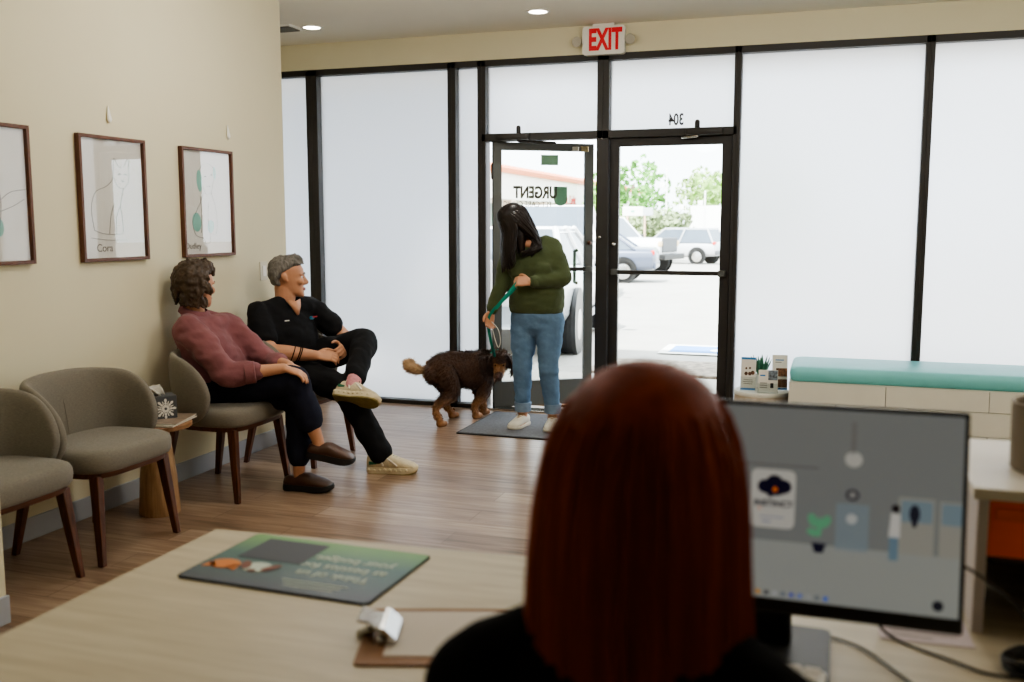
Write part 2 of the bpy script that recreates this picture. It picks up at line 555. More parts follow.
def door_leaf(i, hinge, ang, w, hinge_left, m, label_parts=True):
    """door leaf; u runs from the hinge, nrm to the street"""
    root = thing('door_%d' % i, None, None, (hinge[0], hinge[1], .012), kind='structure')
    s = 1 if hinge_left else -1
    u = V((s * math.cos(ang), math.sin(ang), 0)); nrm = V((-s * math.sin(ang), math.cos(ang), 0)); z = V((0, 0, 1))
    rot = Matrix((u, nrm, z)).transposed()
    H = V((hinge[0], hinge[1], 0))
    P = lambda a, b, c: H + u * a + nrm * b + z * c
    t = .045; z0, z1 = .012, 2.0735
    f = MB()
    f.box(P(.035, 0, (z0 + z1) / 2), (.07, t, z1 - z0), .004, rot)
    f.box(P(w - .035, 0, (z0 + z1) / 2), (.07, t, z1 - z0), .004, rot)
    f.box(P(w / 2, 0, z1 - .03), (w - .13, t, .06), .004, rot)
    f.box(P(w / 2, 0, z0 + .10), (w - .13, t, .20), .004, rot)
    f.build('leaf_frame', m, root)
    MB().box(P(w / 2, 0, (z0 + z1) / 2 + .07), (w - .13, .006, z1 - z0 - .25), 0, rot).build('glass_pane', M['glass'], root)
    pb = MB()
    pb.box(P(w / 2, -.045, 1.095), (w - .06, .022, .032), .006, rot)
    pb.build('push_bar', m if i == 2 else M['black'], root)
    br = MB()
    for a in (.05, w - .05):
        br.box(P(a, -.04, 1.095), (.05, .05, .045), .006, rot)
    br.build('bar_bracket', M['leafm'], root)
    lk = MB().tube([P(w - .035, -.033, 1.30), P(w - .035, -.02, 1.30)], .018)
    lk.build('lock_cylinder', M['walnut'] if i == 1 else M['chrome'], root, smooth=40)
    hd = MB()
    hd.tube([P(w - .12, .03, .98), P(w - .12, .085, .98), P(w - .12, .085, 1.24), P(w - .12, .03, 1.24)], .014)
    if i == 1: hd.build('pull_handle', M['sage'], root, smooth=True)
    else: hd.bm.free()
    hg = MB()
    for zz in (.25, 1.85):
        hg.tube([P(-.008, -.03, zz - .05), P(-.008, -.03, zz + .05)], .011)
    hg.build('hinge', M['black'], root, smooth=True)
    return root, P, u, nrm
d1, P1, u1, n1 = door_leaf(1, (-2.55, D + .06), math.radians(32.6), .815, True, M['leafm'])
d2, P2, u2, n2 = door_leaf(2, (-.74, D + .06), 0.0, .883, False, M['black'])
# lettering on the open leaf reads from the street, so mirrored from here
text('shop_lettering', 'URGENT', .125, M['ink'], d1, P1(.345, .006, 1.69), -u1, (0, 0, 1), .001, squash=.72, bold=.005)
text('small_lettering', 'PET CARE CLINIC', .062, M['ink'], d1, P1(.475, .006, 1.60), -u1, (0, 0, 1), .001, squash=.8, align='LEFT')
lg = MB()
sh = [(-.055, .075), (.055, .075), (.055, -.02)] + [(.055 * math.cos(a), -.02 - .055 * math.sin(a)) for a in [PI * k / 12 for k in range(1, 12)]] + [(-.055, -.02)]
lg.prism([(x, y) for x, y in sh], P1(.55, .006, 1.665), u1, (0, 0, 1), n1 * .002)
lg.build('shield_decal', M['decal'], d1)
MB().prism([(-.07, -.04), (.07, -.04), (.07, .04), (-.07, .04)], P1(.46, .006, 1.945), u1, (0, 0, 1), n1 * .002).build('square_decal', M['decal'], d1)
MB().box(P1(.66, -.03, 2.03), (.05, .02, .035), .003).build('door_sensor', M['white'], d1)
MB().box(P1(.735, -.03, 2.03), (.06, .02, .04), .003).build('sensor_magnet', mat('beige_plastic', (196, 180, 140), .6), d1)
def closer(x, px, label, sgn):
    t = thing('door_closer', label, 'door closer', (x, D, 2.10))
    MB().box((x, D - .03, 2.10), (.26, .05, .05), .012).build('closer_body', M['black'], t, smooth=40)
    MB().tube([(x + .05 * sgn, D - .03, 2.13), (x + .05 * sgn, D - .03, 2.165)], .018).build('pivot_knob', M['black'], t, smooth=40)
    MB().tube([(x + .05 * sgn, D - .035, 2.07), (x + .16 * sgn, D + (.0 if sgn < 0 else .10), 2.064), (x + px, D + (.02 if sgn < 0 else .16), 2.06)], .012).build('closer_arm', M['chrome'] if sgn < 0 else M['black'], t, smooth=True)
closer(-2.36, .28, 'dark door closer on the transom above the open left door', 1)
closer(-.93, -.16, 'dark door closer with bright arm above the shut right door', -1)

# exit sign with twin emergency lamps
ex = thing('exit_sign', 'white EXIT sign with red letters and two lamp heads above the doors', 'exit sign', (-1.66, D, 2.66))
MB().prism(rrect(-.155, -.1, .155, .1, .022), (-1.66, D - .055, 2.762), (1, 0, 0), (0, 0, 1), (0, .055, 0)).build('sign_housing', M['white'], ex, smooth=30)
MB().box((-1.66, D - .03, 2.868), (.16, .06, .022), .004).build('mounting_canopy', M['white'], ex)
text('exit_letters', 'EXIT', .205, M['red'], ex, (-1.648, D - .0565, 2.760), (1, 0, 0), (0, 0, 1), .0015, squash=.58, bold=.008)
for sx in (-1, 1):
    h = MB()
    h.lathe([(.0, -.03), (.02, -.03), (.034, -.01), (.037, .012), (.034, .018), (.0, .018)], n=20)
    bmesh.ops.rotate(h.bm, verts=h.bm.verts[:], cent=(0, 0, 0), matrix=Matrix.Rotation(math.radians(100), 3, 'X') )
    bmesh.ops.translate(h.bm, verts=h.bm.verts[:], vec=(-1.66 + sx * .195, D - .05, 2.76))
    hd = h.build('lamp_head', mat('lamp_head_grey', (172, 166, 150), .4), ex, smooth=40)
    MB().tube([(-1.66 + sx * .15, D - .02, 2.76), (-1.66 + sx * .19, D - .03, 2.76)], .012).build('lamp_arm', M['white'], hd, smooth=True)

# recessed lights and vent
M['lamp'] = mat('lamp_glow', (255, 246, 228), .5, emit=14.0)
for k, (x, y, lb) in enumerate(((-3.715, 6.47, 'round recessed ceiling light nearest the air vent, above the seated pair'),
                                (-1.99, 6.485, 'round recessed ceiling light left of the EXIT sign'))):
    t = thing('recessed_light', lb, 'ceiling light', (x, y, 2.88), 'recessed ceiling lights')
    MB().lathe([(.062, 2.879), (.085, 2.879), (.085, 2.874), (.075, 2.871), (.062, 2.873), (.062, 2.879)], (x, y, 0), cap=False).build('trim_ring', M['white'], t, smooth=40)
    MB().lathe([(0.001, 2.8795), (.062, 2.8795), (.062, 2.876), (.001, 2.876)], (x, y, 0)).build('light_disc', M['lamp'], t)
vt = thing('air_vent', 'pale louvred air vent in the ceiling at the left wall end', 'air vent', (-3.98, 6.42, 2.88))
MB().box((-3.98, 6.42, 2.875), (.34, .2, .012), .003).build('vent_frame', M['white'], vt)
sl = MB()
for k in range(7):
    sl.box((-3.98, 6.42 - .072 + k * .024, 2.866), (.3, .008, .012))
sl.build('vent_louvres', mat('vent_grey', (120, 118, 110), .6), vt)

# ------------------------------------------------------------------ wall pictures
XW = -3.495
def picture(y0, y1, z0, z1, label, draw):
    t = thing('picture_frame', label, 'picture', (XW, (y0 + y1) / 2, z0), 'framed pet prints on the left wall')
    f = MB(); w = .017; dp = .028; xc = XW + dp / 2 + .001
    f.box((xc, y0 + w / 2, (z0 + z1) / 2), (dp, w, z1 - z0), .002)
    f.box((xc, y1 - w / 2, (z0 + z1) / 2), (dp, w, z1 - z0), .002)
    f.box((xc, (y0 + y1) / 2, z0 + w / 2), (dp, y1 - y0 - 2 * w, w), .002)
    f.box((xc, (y0 + y1) / 2, z1 - w / 2), (dp, y1 - y0 - 2 * w, w), .002)
    f.build('frame', M['frame'], t)
    pr = MB().box((XW + .006, (y0 + y1) / 2, (z0 + z1) / 2), (.006, y1 - y0 - .02, z1 - z0 - .02)).build('print', M['paper'], t)
    draw(t, lambda a, b: V((XW + .0105, y0 + a * (y1 - y0), z0 + b * (z1 - z0))))
    MB().box((XW + .018, (y0 + y1) / 2, (z0 + z1) / 2), (.002, y1 - y0 - .034, z1 - z0 - .034)).build('glazing', M['pglass'], t)
M['pglass'] = clear_glass('picture_glass', (.98, .98, .98), .055)
def strokes(t, q, lines, r=.0013, name='line_drawing', m=None):
    groups = [[l] for l in lines] if name != 'line_drawing' else [lines]
    for gl in groups:
        b = MB()
        for l in gl:
            pts = cat([tuple(q(*p)) for p in l], 6)
            b.tube(pts, [r] * len(pts), n=5, round_cap=False)
        b.build(name, m or M['line'], t)
def blobs(t, q, es):
    for (cx, cy, a, c, ro) in es:
        b = MB()
        pl = ellipse(cx, cy, a, c, 24, ro)
        o = q(0, 0)
        b.prism([((q(x, y) - o).y, (q(x, y) - o).z) for x, y in pl], o + V((-.0009, 0, 0)), (0, 1, 0), (0, 0, 1), (.0006, 0, 0))
        b.build('colour_patch', M['art'], t)
def draw_cat(t, q):   # a seated cat outline looking right
    strokes(t, q, [[(.2, .25), (.17, .42), (.24, .55), (.4, .6), (.5, .66), (.52, .74)],
                   [(.52, .74), (.535, .83), (.6, .77), (.68, .77), (.75, .83), (.76, .72), (.74, .64), (.66, .59), (.57, .61), (.52, .68)],
                   [(.2, .25), (.35, .22), (.6, .22), (.63, .3), (.6, .45)], [(.42, .22), (.45, .36), (.5, .45)],
                   [(.52, .22), (.54, .36), (.6, .45), (.66, .59)], [(.15, .19), (.4, .17), (.7, .17)]])
    strokes(t, q, [[(.59, .7), (.61, .71), (.63, .7)], [(.68, .7), (.7, .71), (.72, .7)], [(.64, .655), (.66, .645), (.68, .655)]], .0018, 'face_line', M['ink'])
    text('print_lettering', 'Cora', .055, M['line'], t, q(.34, .105) + V((.0002, 0, 0)), (0, 1, 0), (0, 0, 1), .0005)
def draw_dog(t, q):   # a seated floppy-eared dog
    blobs(t, q, [(.36, .70, .055, .1, .1), (.28, .32, .085, .09, .6), (.55, .28, .07, .06, .3), (.66, .78, .03, .06, 0)])
    strokes(t, q, [[(.36, .8), (.46, .86), (.6, .85), (.66, .78), (.62, .68), (.58, .6), (.48, .58), (.42, .66)],
                   [(.44, .6), (.36, .5), (.24, .38), (.2, .3), (.26, .2), (.4, .17), (.44, .12), (.52, .13), (.53, .2)],
                   [(.36, .56), (.38, .4), (.36, .22)], [(.58, .6), (.66, .45), (.68, .3), (.64, .2), (.55, .22)], [(.52, .5), (.5, .35), (.53, .2)]])
    strokes(t, q, [[(.46, .74), (.475, .75), (.49, .74)], [(.58, .76), (.6, .77), (.61, .755)], [(.5, .65), (.54, .66), (.56, .65)]], .002, 'face_line', M['ink'])
    text('print_lettering', 'Dudley', .05, M['line'], t, q(.2, .1) + V((.0002, 0, 0)), (0, 1, 0), (0, 0, 1), .0005)
def draw_pup(t, q):   # standing pet with raised tail, rear half to the right
    blobs(t, q, [(.50, .52, .12, .13, .2), (.62, .27, .06, .07, .3), (.25, .42, .08, .1, 0)])
    strokes(t, q, [[(.2, .62), (.4, .66), (.58, .62), (.65, .52), (.66, .4), (.62, .25), (.54, .22)], [(.66, .46), (.78, .52), (.95, .54)],
                   [(.65, .38), (.8, .42), (.93, .47)], [(.4, .4), (.5, .34), (.6, .36)]])
picture(3.030, 3.516, 1.269, 1.888, 'walnut framed teal pet drawing cut off by the left photo edge', draw_pup)
picture(3.815, 4.290, 1.2635, 1.884, 'walnut framed line drawing lettered Cora, middle of the three prints', draw_cat)
picture(4.588, 5.068, 1.262, 1.880, 'walnut framed dog drawing lettered Dudley with teal ears, nearest the doors', draw_dog)
for y, lb in ((4.053, 'white teardrop wall hook above the Cora print'), (5.058, 'white teardrop wall hook above the Dudley print')):
    h = MB()
    h.tube([(XW + .004, y, 2.035), (XW + .006, y, 2.02), (XW + .009, y, 1.985), (XW + .011, y, 1.966), (XW + .009, y, 1.956)],
           [(.002, .002), (.006, .004), (.013, .007), (.014, .008), (.008, .005)], n=14, ref=(1, 0, 0), sub=3)
    tag(h.build('wall_hook', M['white'], smooth=True, loc=(XW, y, 2.0)), lb, 'wall hook', 'teardrop wall hooks')
sw = thing('light_switch', 'white light switch plate on the left wall behind the man', 'light switch', (XW, 5.40, 1.15))
MB().box((XW + .003, 5.40, 1.15), (.005, .085, .120), .002).build('wall_plate', mat('plate_cream', (214, 208, 190), .5), sw)
MB().box((XW + .007, 5.40, 1.15), (.005, .034, .067), .002).build('rocker', M['white'], sw)

# ------------------------------------------------------------------ chairs (front is +X)
def seat_ring(z, k, hw=.280, xf=.268, xb=-.215, p=4.4):
    r = []
    n = 40
    cx = (xf + xb) / 2; hx = (xf - xb) / 2
    for i in range(n):
        a = 2 * PI * i / n
        ca, sa = math.cos(a), math.sin(a)
        x = math.copysign(abs(ca) ** (2 / p), ca); y = math.copysign(abs(sa) ** (2 / p), sa)
        r.append(V((cx + x * hx * k, y * hw * k * (1.0 if x > 0 else 1 - .06 * -x), z)))
    return r
def make_chair(loc, label):
    t = thing('armchair', label, 'chair', (0, 0, 0), 'grey upholstered chairs along the left wall')
    b = MB()
    b.loft([seat_ring(z, k) for z, k in ((.398, .93), (.402, .965), (.415, .99), (.44, 1.0), (.465, .995), (.482, .965), (.491, .91), (.495, .8), (.497, .5))])
    b.build('seat', M['fabric'], t, smooth=True)
    a = MB()
    a.loft([seat_ring(.374, .90), seat_ring(.398, .92)])
    a.build('seat_rail', M['walnutX'], t, smooth=40)
    # wrap-around back: a rounded shell following a U in plan
    sec = 14
    half = [(-.165, 0), (-.163, .06), (-.155, .13), (-.135, .20), (-.095, .25), (-.04, .277), (.03, .286), (.115, .284)]
    ctl = [(x, -y, 0) for x, y in reversed(half)] + [(x, y, 0) for x, y in half[1:]]
    path = [V(p_) for p_ in cat(ctl, 5)]
    acc = [0.0]
    for p_, q_ in zip(path[:-1], path[1:]): acc.append(acc[-1] + (q_ - p_).length)
    Lt = acc[-1]
    def plan(d):
        d = min(max(d, 0), Lt)
        for k in range(len(acc) - 1):
            if d <= acc[k + 1] + 1e-9:
                return path[k].lerp(path[k + 1], (d - acc[k]) / max(1e-9, acc[k + 1] - acc[k]))
        return path[-1]
    rings = []
    N = 56; Re = .21
    for i in range(N + 1):
        s = i / N
        s = .5 - .5 * math.copysign(abs(1 - 2 * s) ** .75, 1 - 2 * s)
        d = s * Lt; dm = min(d, Lt - d)
        e = math.sqrt(max(0.0, 1 - (1 - min(1, dm / Re)) ** 2)) if dm < Re else 1.0
        e = max(e, .04)
        zc = .606 - .050 * (1 - min(1, dm / .42)) ** 1.5
        hh = .185 * e
        zt = zc + hh; zb = zc - hh
        p = plan(d); dv = (plan(d + .004) - plan(d - .004)).normalized()
        nrm = V((-dv.y, dv.x, 0))
        th = .032 * (.5 + .5 * e)
        ring = []
        h2 = hh; zc2 = zc
        lean = V((min(0, p.x + .05) * 2.0, p.y * .30, 0))
        for k in range(sec):
            an = 2 * PI * k / sec
            ca, sa = math.cos(an), math.sin(an)
            ca = math.copysign(abs(ca) ** .6, ca); sa = math.copysign(abs(sa) ** .8, sa)
            q = p + nrm * ca * th + V((0, 0, zc2 + sa * h2)) + lean * (.16 * (sa * h2 + zc2 - .42) / .35)
            ring.append(q)
        rings.append(ring)
    b = MB(); b.loft(rings)
    bo = b.build('backrest', M['fabric'], t, smooth=True)
    sm = bo.modifiers.new('soft', 'SUBSURF'); sm.levels = 1; sm.render_levels = 1
    # seam up the middle of the back
    MB().tube([(-.131, 0, .46), (-.148, 0, .6), (-.176, 0, .74)], .0012, n=6).build('back_seam', M['fabric'], t)
    for sx, sy in ((1, 1), (1, -1), (-1, 1), (-1, -1)):
        top = V((.195 if sx > 0 else -.165, .212 * sy, .385))
        bot = V((.235 * sx, .246 * sy, 0.0))
        g = MB()
        rings = []
        for q, wx, wy in ((0, .023, .02), (.5, .019, .017), (1, .014, .013)):
            c = top.lerp(bot, q)
            rings.append([c + V((wx * a, wy * bb, 0)) for a, bb in ((-1, -1), (1, -1), (1, 1), (-1, 1))])
        g.loft(rings)
        lo = g.build('leg', M['walnut'], t)
        bv = lo.modifiers.new('bev', 'BEVEL'); bv.width = .004; bv.segments = 2
    t.location = loc; t['_o'] = list(loc)
    return t
CX = -3.155
ch = make_chair((CX, 3.468, 0), 'empty grey upholstered chair next to the tissue box table')
dup(ch, (CX, 2.850, 0), 'empty grey upholstered chair cut off by the left photo edge')
dup(ch, (CX, 4.455, 0), 'grey upholstered chair the woman in mauve sits on')
dup(ch, (CX, 5.235, 0), 'grey upholstered chair the man in black sits on')

# pedestal side table with magazines and tissue box
TX, TY = -3.205, 3.955
t = thing('side_table', 'small light oak pedestal table between the grey chairs', 'table', (TX, TY, 0))
MB().lathe([(.0, 0), (.098, 0), (.101, .006), (.088, .2), (.062, .40), (.058, .44), (.0, .44)], (TX, TY, 0), 40).build('pedestal', M['oak'], t, smooth=40)
MB().lathe([(.0, .44), (.165, .44), (.172, .446), (.172, .462), (.167, .467), (.0, .467)], (TX, TY, 0), 48).build('table_top', wood('oak_top', (138, 100, 70), (172, 132, 98), .4, 'Y', 5), t, smooth=40)
for k, (dx, dy, rz, mc, lb) in enumerate(((.075, .02, 12, (206, 200, 188), 'lower magazine lying on the oak pedestal table'), (.07, .035, 16, (150, 132, 116), 'top magazine of the pair on the oak pedestal table'))):
    R_ = Matrix.Rotation(math.radians(rz), 3, 'Z'); z = .4675 + k * .0075
    g = thing('magazine', lb, 'magazine', (TX + dx, TY + dy, z), 'magazines on the side table')
    MB().box((TX + dx, TY + dy, z + .003), (.145, .27, .0055), .001, R_).build('pages', M['paper'], g)
    MB().box((TX + dx, TY + dy, z + .0063), (.147, .272, .0008), 0, R_).build('cover', mat('magazine_cover_%d' % k, mc, .35, var=.35, scale=18), g)
bx, by, bz = TX - .0, TY + .055, .4675
t = thing('tissue_box', 'dark grey tissue box with white snowflake medallion on oak table', 'tissue box', (bx, by, bz))
RB = Matrix.Rotation(math.radians(-38), 3, 'Z')
MB().box((bx, by, bz + .064), (.112, .112, .128), .003, RB).build('box', mat('box_slate', (84, 86, 90), .7), t)
md = MB()
for fc in range(2):   # medallion on the two visible faces
    nv = RB @ (V((1, 0, 0)) if fc == 0 else V((0, -1, 0)))
    o, ux = V((bx, by, bz + .064)) + nv * .0562, V((0, 0, 1)).cross(nv)
    un = nv * .0006
    for k in range(8):
        a = k * PI / 4
        for r0, a0, b0 in ((.042, .010, .0065), (.027, .007, .006), (.013, .007, .005)):
            md.prism(ellipse(r0 * math.cos(a), r0 * math.sin(a), a0, b0, 10, a), o, ux, (0, 0, 1), un)
        a += PI / 8
        md.prism(ellipse(.033 * math.cos(a), .033 * math.sin(a), .009, .0028, 10, a), o, ux, (0, 0, 1), un)
        md.prism(ellipse(.02 * math.cos(a), .02 * math.sin(a), .006, .0025, 10, a), o, ux, (0, 0, 1), un)
md.build('medallion', M['paper'], t)
ts = MB()
rr = []
for j, (zz, sc) in enumerate(((.120, .5), (.14, .8), (.16, 1.05), (.178, 1.2))):
    rr.append([V((bx + .014 * math.sin(i * .9 + j) + .008 * j * math.cos(i) - .01 * j, by - .045 * sc + .085 * sc * i / 9 - .012 * j, bz + zz + .006 * math.sin(i * 1.3))) for i in range(10)])
ts.loft(rr, cap=False, closed=False)
tso = ts.build('tissue', M['paper'], t, smooth=True)
tso.modifiers.new('th', 'SOLIDIFY').thickness = .003

# ------------------------------------------------------------------ bench, pedestal, floor mats
bn = thing('storage_bench', 'long cream storage bench with drawer fronts under the right windows', 'bench', (.6, 6.73, 0))
X0, X1, Y0, Y1 = -.272, 2.3, 6.45, 7.03
MB().box(((X0 + X1) / 2, (Y0 + Y1) / 2 + .02, .215), (X1 - X0, Y1 - Y0 - .04, .43), .003).build('carcass', M['gap'], bn)
MB().box((X0 + .008, (Y0 + Y1) / 2, .218), (.016, Y1 - Y0, .436)).build('side_panel', M['cream'], bn)
MB().box(((X0 + X1) / 2, (Y0 + Y1) / 2, .4335), (X1 - X0, Y1 - Y0, .006)).build('top_board', M['cream'], bn)
for z0, z1, xs in ((.304, .429, (-.272, .316, .908, 1.5, 2.3)), (.150, .300, (-.272, .02, .62, 1.21, 1.8, 2.3)), (.02, .146, (-.272, .316, .908, 1.5, 2.3))):
    for a, b_ in zip(xs[:-1], xs[1:]):
        MB().box(((a + b_) / 2, Y0 + .008, (z0 + z1) / 2), (b_ - a - .004, .018, z1 - z0), .001).build('drawer_front', M['cream'], bn)
cu = MB()
rings = []
for z, k in ((.4375, -.022), (.441, -.008), (.452, 0), (.49, .004), (.517, 0), (.528, -.010), (.5335, -.03)):
    rings.append([V((x, y, z)) for x, y in rrect(X0 + .005 - k, 6.455 - k, X1 - .01 + k, 7.02 + k, .05, 6)])
cu.loft(rings)
tag(cu.build('bench_cushion', M['teal'], smooth=40, loc=(1, 6.73, .437)), 'long teal vinyl cushion on the cream storage bench', 'cushion')

pd = thing('display_pedestal', 'short round light wood pedestal left of the storage bench', 'pedestal', (-.462, 6.72, 0))
MB().lathe([(0, 0), (.178, 0), (.18, .004), (.18, .30), (0, .30)], (-.462, 6.72, 0), 48).build('drum', wood('pale_wood', (186, 172, 148), (206, 194, 172), .5, 'Z', 4), pd, smooth=40)
MB().lathe([(0, .30), (.18, .30), (.182, .304), (.182, .324), (.179, .328), (0, .328)], (-.462, 6.72, 0), 48).build('top_disc', M['cream'], pd, smooth=40)
BL = mat('brochure_blue', (52, 128, 190), .5); PH1 = mat('photo_brown', (120, 80, 54), .5, var=.6, scale=60); PH2 = mat('photo_mixed', (120, 130, 140), .5, var=.7, scale=55)
ACR = clear_glass('acrylic', (.95, .97, .97), .08)
def brochure(x, y, w, h, label, fn, rz=0, z=.328):
    t = thing('brochure_stand', label, 'brochure', (x, y, z), 'brochures on the round pedestal')
    R_ = Matrix.Rotation(math.radians(rz), 3, 'Z') @ Matrix.Rotation(math.radians(-8), 3, 'X')
    o = V((x, y, z + .004)); ux = R_ @ V((1, 0, 0)); uy = R_ @ V((0, 0, 1)); un = R_ @ V((0, -1, 0))
    MB().prism([(-w / 2, 0), (w / 2, 0), (w / 2, h), (-w / 2, h)], o, ux, uy, un * .006).build('leaflet', M['paper'], t)
    b = MB().prism([(-w / 2 - .004, -.003), (w / 2 + .004, -.003), (w / 2 + .004, h * .4), (-w / 2 - .004, h * .4)], o + un * .009, ux, uy, un * .002)
    b.box(o + V((0, .01, -.0015)), (w + .008, .06, .003), 0, Matrix.Rotation(math.radians(rz), 3, 'Z'))
    b.build('acrylic_holder', ACR, t)
    fn(t, lambda x0, y0, x1, y1, m, nm: MB().prism([(x0 * w - w / 2, y0 * h), (x1 * w - w / 2, y0 * h), (x1 * w - w / 2, y1 * h), (x0 * w - w / 2, y1 * h)], o + un * .0062, ux, uy, un * .0008).build(nm, m, t), (o, ux, uy, un, w, h))
def br1(t, r, f):
    r(0, .93, 1, 1, BL, 'header_band'); r(0, 0, 1, .06, BL, 'footer_band')
    o, ux, uy, un, w, h = f
    b = MB()
    for cx, cy, a, m_ in ((.35, .5, .12, 0), (.6, .5, .12, 0), (.35, .66, .07, 0), (.6, .67, .07, 0), (.8, .53, .13, 0)):
        b.prism(ellipse((cx - .5) * w, cy * h, a * w, a * w * 1.1, 14), o + un * .0064, ux, uy, un * .0008)
    b.build('photo', mat('pet_group_photo', (96, 66, 50), .6, var=.8, scale=70), t)
    r(.2, .30, .8, .32, M['line'], 'text_line'); r(.15, .24, .85, .26, M['line'], 'text_line'); r(.2, .18, .8, .2, M['line'], 'text_line')
def br2(t, r, f):
    r(.5, .55, .98, .98, PH2, 'photo'); r(.08, .72, .35, .78, BL, 'text_line'); r(.08, .40, .45, .43, M['line'], 'text_line')
    r(.08, .30, .45, .33, M['line'], 'text_line'); r(.08, .2, .45, .23, M['line'], 'text_line'); r(.62, .2, .78, .42, M['ink'], 'emblem')
def br3(t, r, f):
    r(.2, .84, .75, .87, BL, 'text_line'); r(.2, .78, .6, .8, M['line'], 'text_line'); r(.25, .38, .98, .62, PH1, 'photo'); r(.25, .07, .98, .3, PH1, 'photo'); r(.1, 0, 1, .05, BL, 'footer_band')
brochure(-.548, 6.66, .098, .222, 'narrow brochure with blue bands, leftmost on the round pedestal', br1)
brochure(-.412, 6.60, .125, .15, 'low wide cream leaflet in front on the round pedestal', br2, 4)
brochure(-.345, 6.74, .10, .235, 'tall brochure with brown photos, rightmost on the round pedestal', br3, 8)
pl = thing('potted_succulent', 'spiky green succulent in a small white pot behind the brochures', 'plant', (-.47, 6.80, .328))
MB().lathe([(0, .328), (.04, .328), (.055, .42), (.05, .42), (.04, .40), (0, .40)], (-.47, 6.80, 0), 24).build('pot', M['white'], pl, smooth=40)
SUC = mat('succulent_green', (62, 118, 92), .5, var=.2, scale=20)
for k in range(13):
    a = k * 2.399; tl = .25 + .55 * (k / 13); L = .13 + .05 * random.random()
    b0 = V((-.47, 6.80, .40)); d = V((math.cos(a) * tl, math.sin(a) * tl, 1)).normalized()
    p = [b0, b0 + d * L * .4, b0 + d * L * .8 + V((0, 0, .004)), b0 + d * L + V((0, 0, .012))]
    MB().tube(p, [(.012, .006), (.016, .006), (.009, .004), (.001, .001)], n=8, ref=d.cross(V((0, 0, 1))).cross(d), sub=3).build('leaf', SUC, pl, smooth=True)

rg = thing('entrance_mat', 'dark grey ribbed entrance mat in front of the open door', 'mat', (-1.9, 6.56, 0))
MB().prism(rrect(-2.48, 6.155, -1.22, 6.98, .02), (0, 0, .0), (1, 0, 0), (0, 1, 0), (0, 0, .006)).build('rubber_backing', M['sole'], rg)
cp = MB().prism(rrect(-2.465, 6.17, -1.235, 6.965, .015), (0, 0, .006), (1, 0, 0), (0, 1, 0), (0, 0, .004))
cp.build('carpet', M['matg'], rg)
om = MB().prism(rrect(-2.35, 7.45, -1.6, 8.0, .02), (0, 0, -.02), (1, 0, 0), (0, 1, 0), (0, 0, .014))
tag(om.build('outdoor_mat', M['brownmat'], loc=(-2, 7.7, -.02)), 'brown coir mat on the pavement outside the open door', 'mat')
# ------------------------------------------------------------------ reception desk
ZD = .74
dk = thing('reception_desk', 'pale wood laminate reception desk in the foreground', 'desk', (-.3, 1.2, 0))
poly = [(-1.357, .15), (-.62, .15), (-.62, 1.28), (1.35, 1.28), (1.35, 2.26), (.06, 2.24), (.06, 1.965), (-1.357, 1.868)]
MB().prism(poly, (0, 0, ZD - .03), (1, 0, 0), (0, 1, 0), (0, 0, .03)).build('desk_top', M['desk'], dk)
MB().prism([(-1.33, .18), (-1.31, .18), (-1.31, 1.82), (.04, 1.915), (.04, 1.935), (-1.33, 1.842)], (0, 0, 0), (1, 0, 0), (0, 1, 0), (0, 0, ZD - .03)).build('front_panel', M['cream'], dk)
MB().box((1.2, 1.75, .355), (.03, .85, .71)).build('side_panel', M['cream'], dk)

# counter mat (faces the visitors)
mc = V((-1.024, 1.712, ZD))
cm = thing('counter_mat', 'green to slate printed counter mat on the desk', 'counter mat', mc)
cmr = Matrix.Rotation(math.radians(-1.5), 3, 'Z')
ux, uy = cmr @ V((1, 0, 0)), cmr @ V((0, 1, 0))
MB().prism(rrect(-.219, -.144, .219, .144, .014), mc, ux, uy, (0, 0, .004)).build('mat_base', M['sole'], cm)
MB().prism(rrect(-.216, -.141, .216, .141, .013), mc + V((0, 0, .004)), ux, uy, (0, 0, .0008)).build('printed_face', gradient_mat('mat_print', (52, 66, 84), (112, 164, 92), 1, -.13, .15, .45, (54, 100, 98)), cm)
zt = mc + V((0, 0, .0052))
WT = mat('print_white', (196, 208, 196), .6)
for k, l in enumerate(('Think of us', 'as besties for', 'your budget.')):
    text('headline', l, .037, WT, cm, zt + ux * .082 + uy * (-.042 + k * .044), -ux, -uy, .0003, bold=.0006)
tl = MB()
for k in range(3):
    tl.box(zt + ux * .07 + uy * (-.086 - k * .014), (.15 - .02 * k, .004, .0006), 0, cmr)
tl.build('small_print', WT, cm)
MB().prism([(-.168, -.005), (-.015, -.005), (-.015, .118), (-.168, .118)], zt, ux, uy, (0, 0, .0004)).build('dark_panel', mat('print_slate', (66, 72, 82), .6), cm)
pet = MB()
pet.prism(ellipse(-.165, -.052, .034, .026, 20), zt + V((0, 0, .0005)), ux, uy, (0, 0, .0004))
pet.prism([(-.199, -.045), (-.205, -.08), (-.175, -.07)], zt + V((0, 0, .0005)), ux, uy, (0, 0, .0004))
pet.prism([(-.131, -.045), (-.125, -.08), (-.155, -.07)], zt + V((0, 0, .0005)), ux, uy, (0, 0, .0004))
pet.build('cat_drawing', mat('print_orange', (214, 130, 62), .6), cm)
pet = MB()
pet.prism(ellipse(-.088, -.05, .032, .027, 20), zt + V((0, 0, .0005)), ux, uy, (0, 0, .0004))
pet.build('dog_drawing', WT, cm)
pet = MB()
for sx, r in ((-.118, .5), (-.058, -.5)):
    pet.prism(ellipse(sx, -.045, .011, .024, 14, r), zt + V((0, 0, .001)), ux, uy, (0, 0, .0004))
pet.prism(ellipse(-.088, -.07, .01, .007, 12), zt + V((0, 0, .001)), ux, uy, (0, 0, .0004))
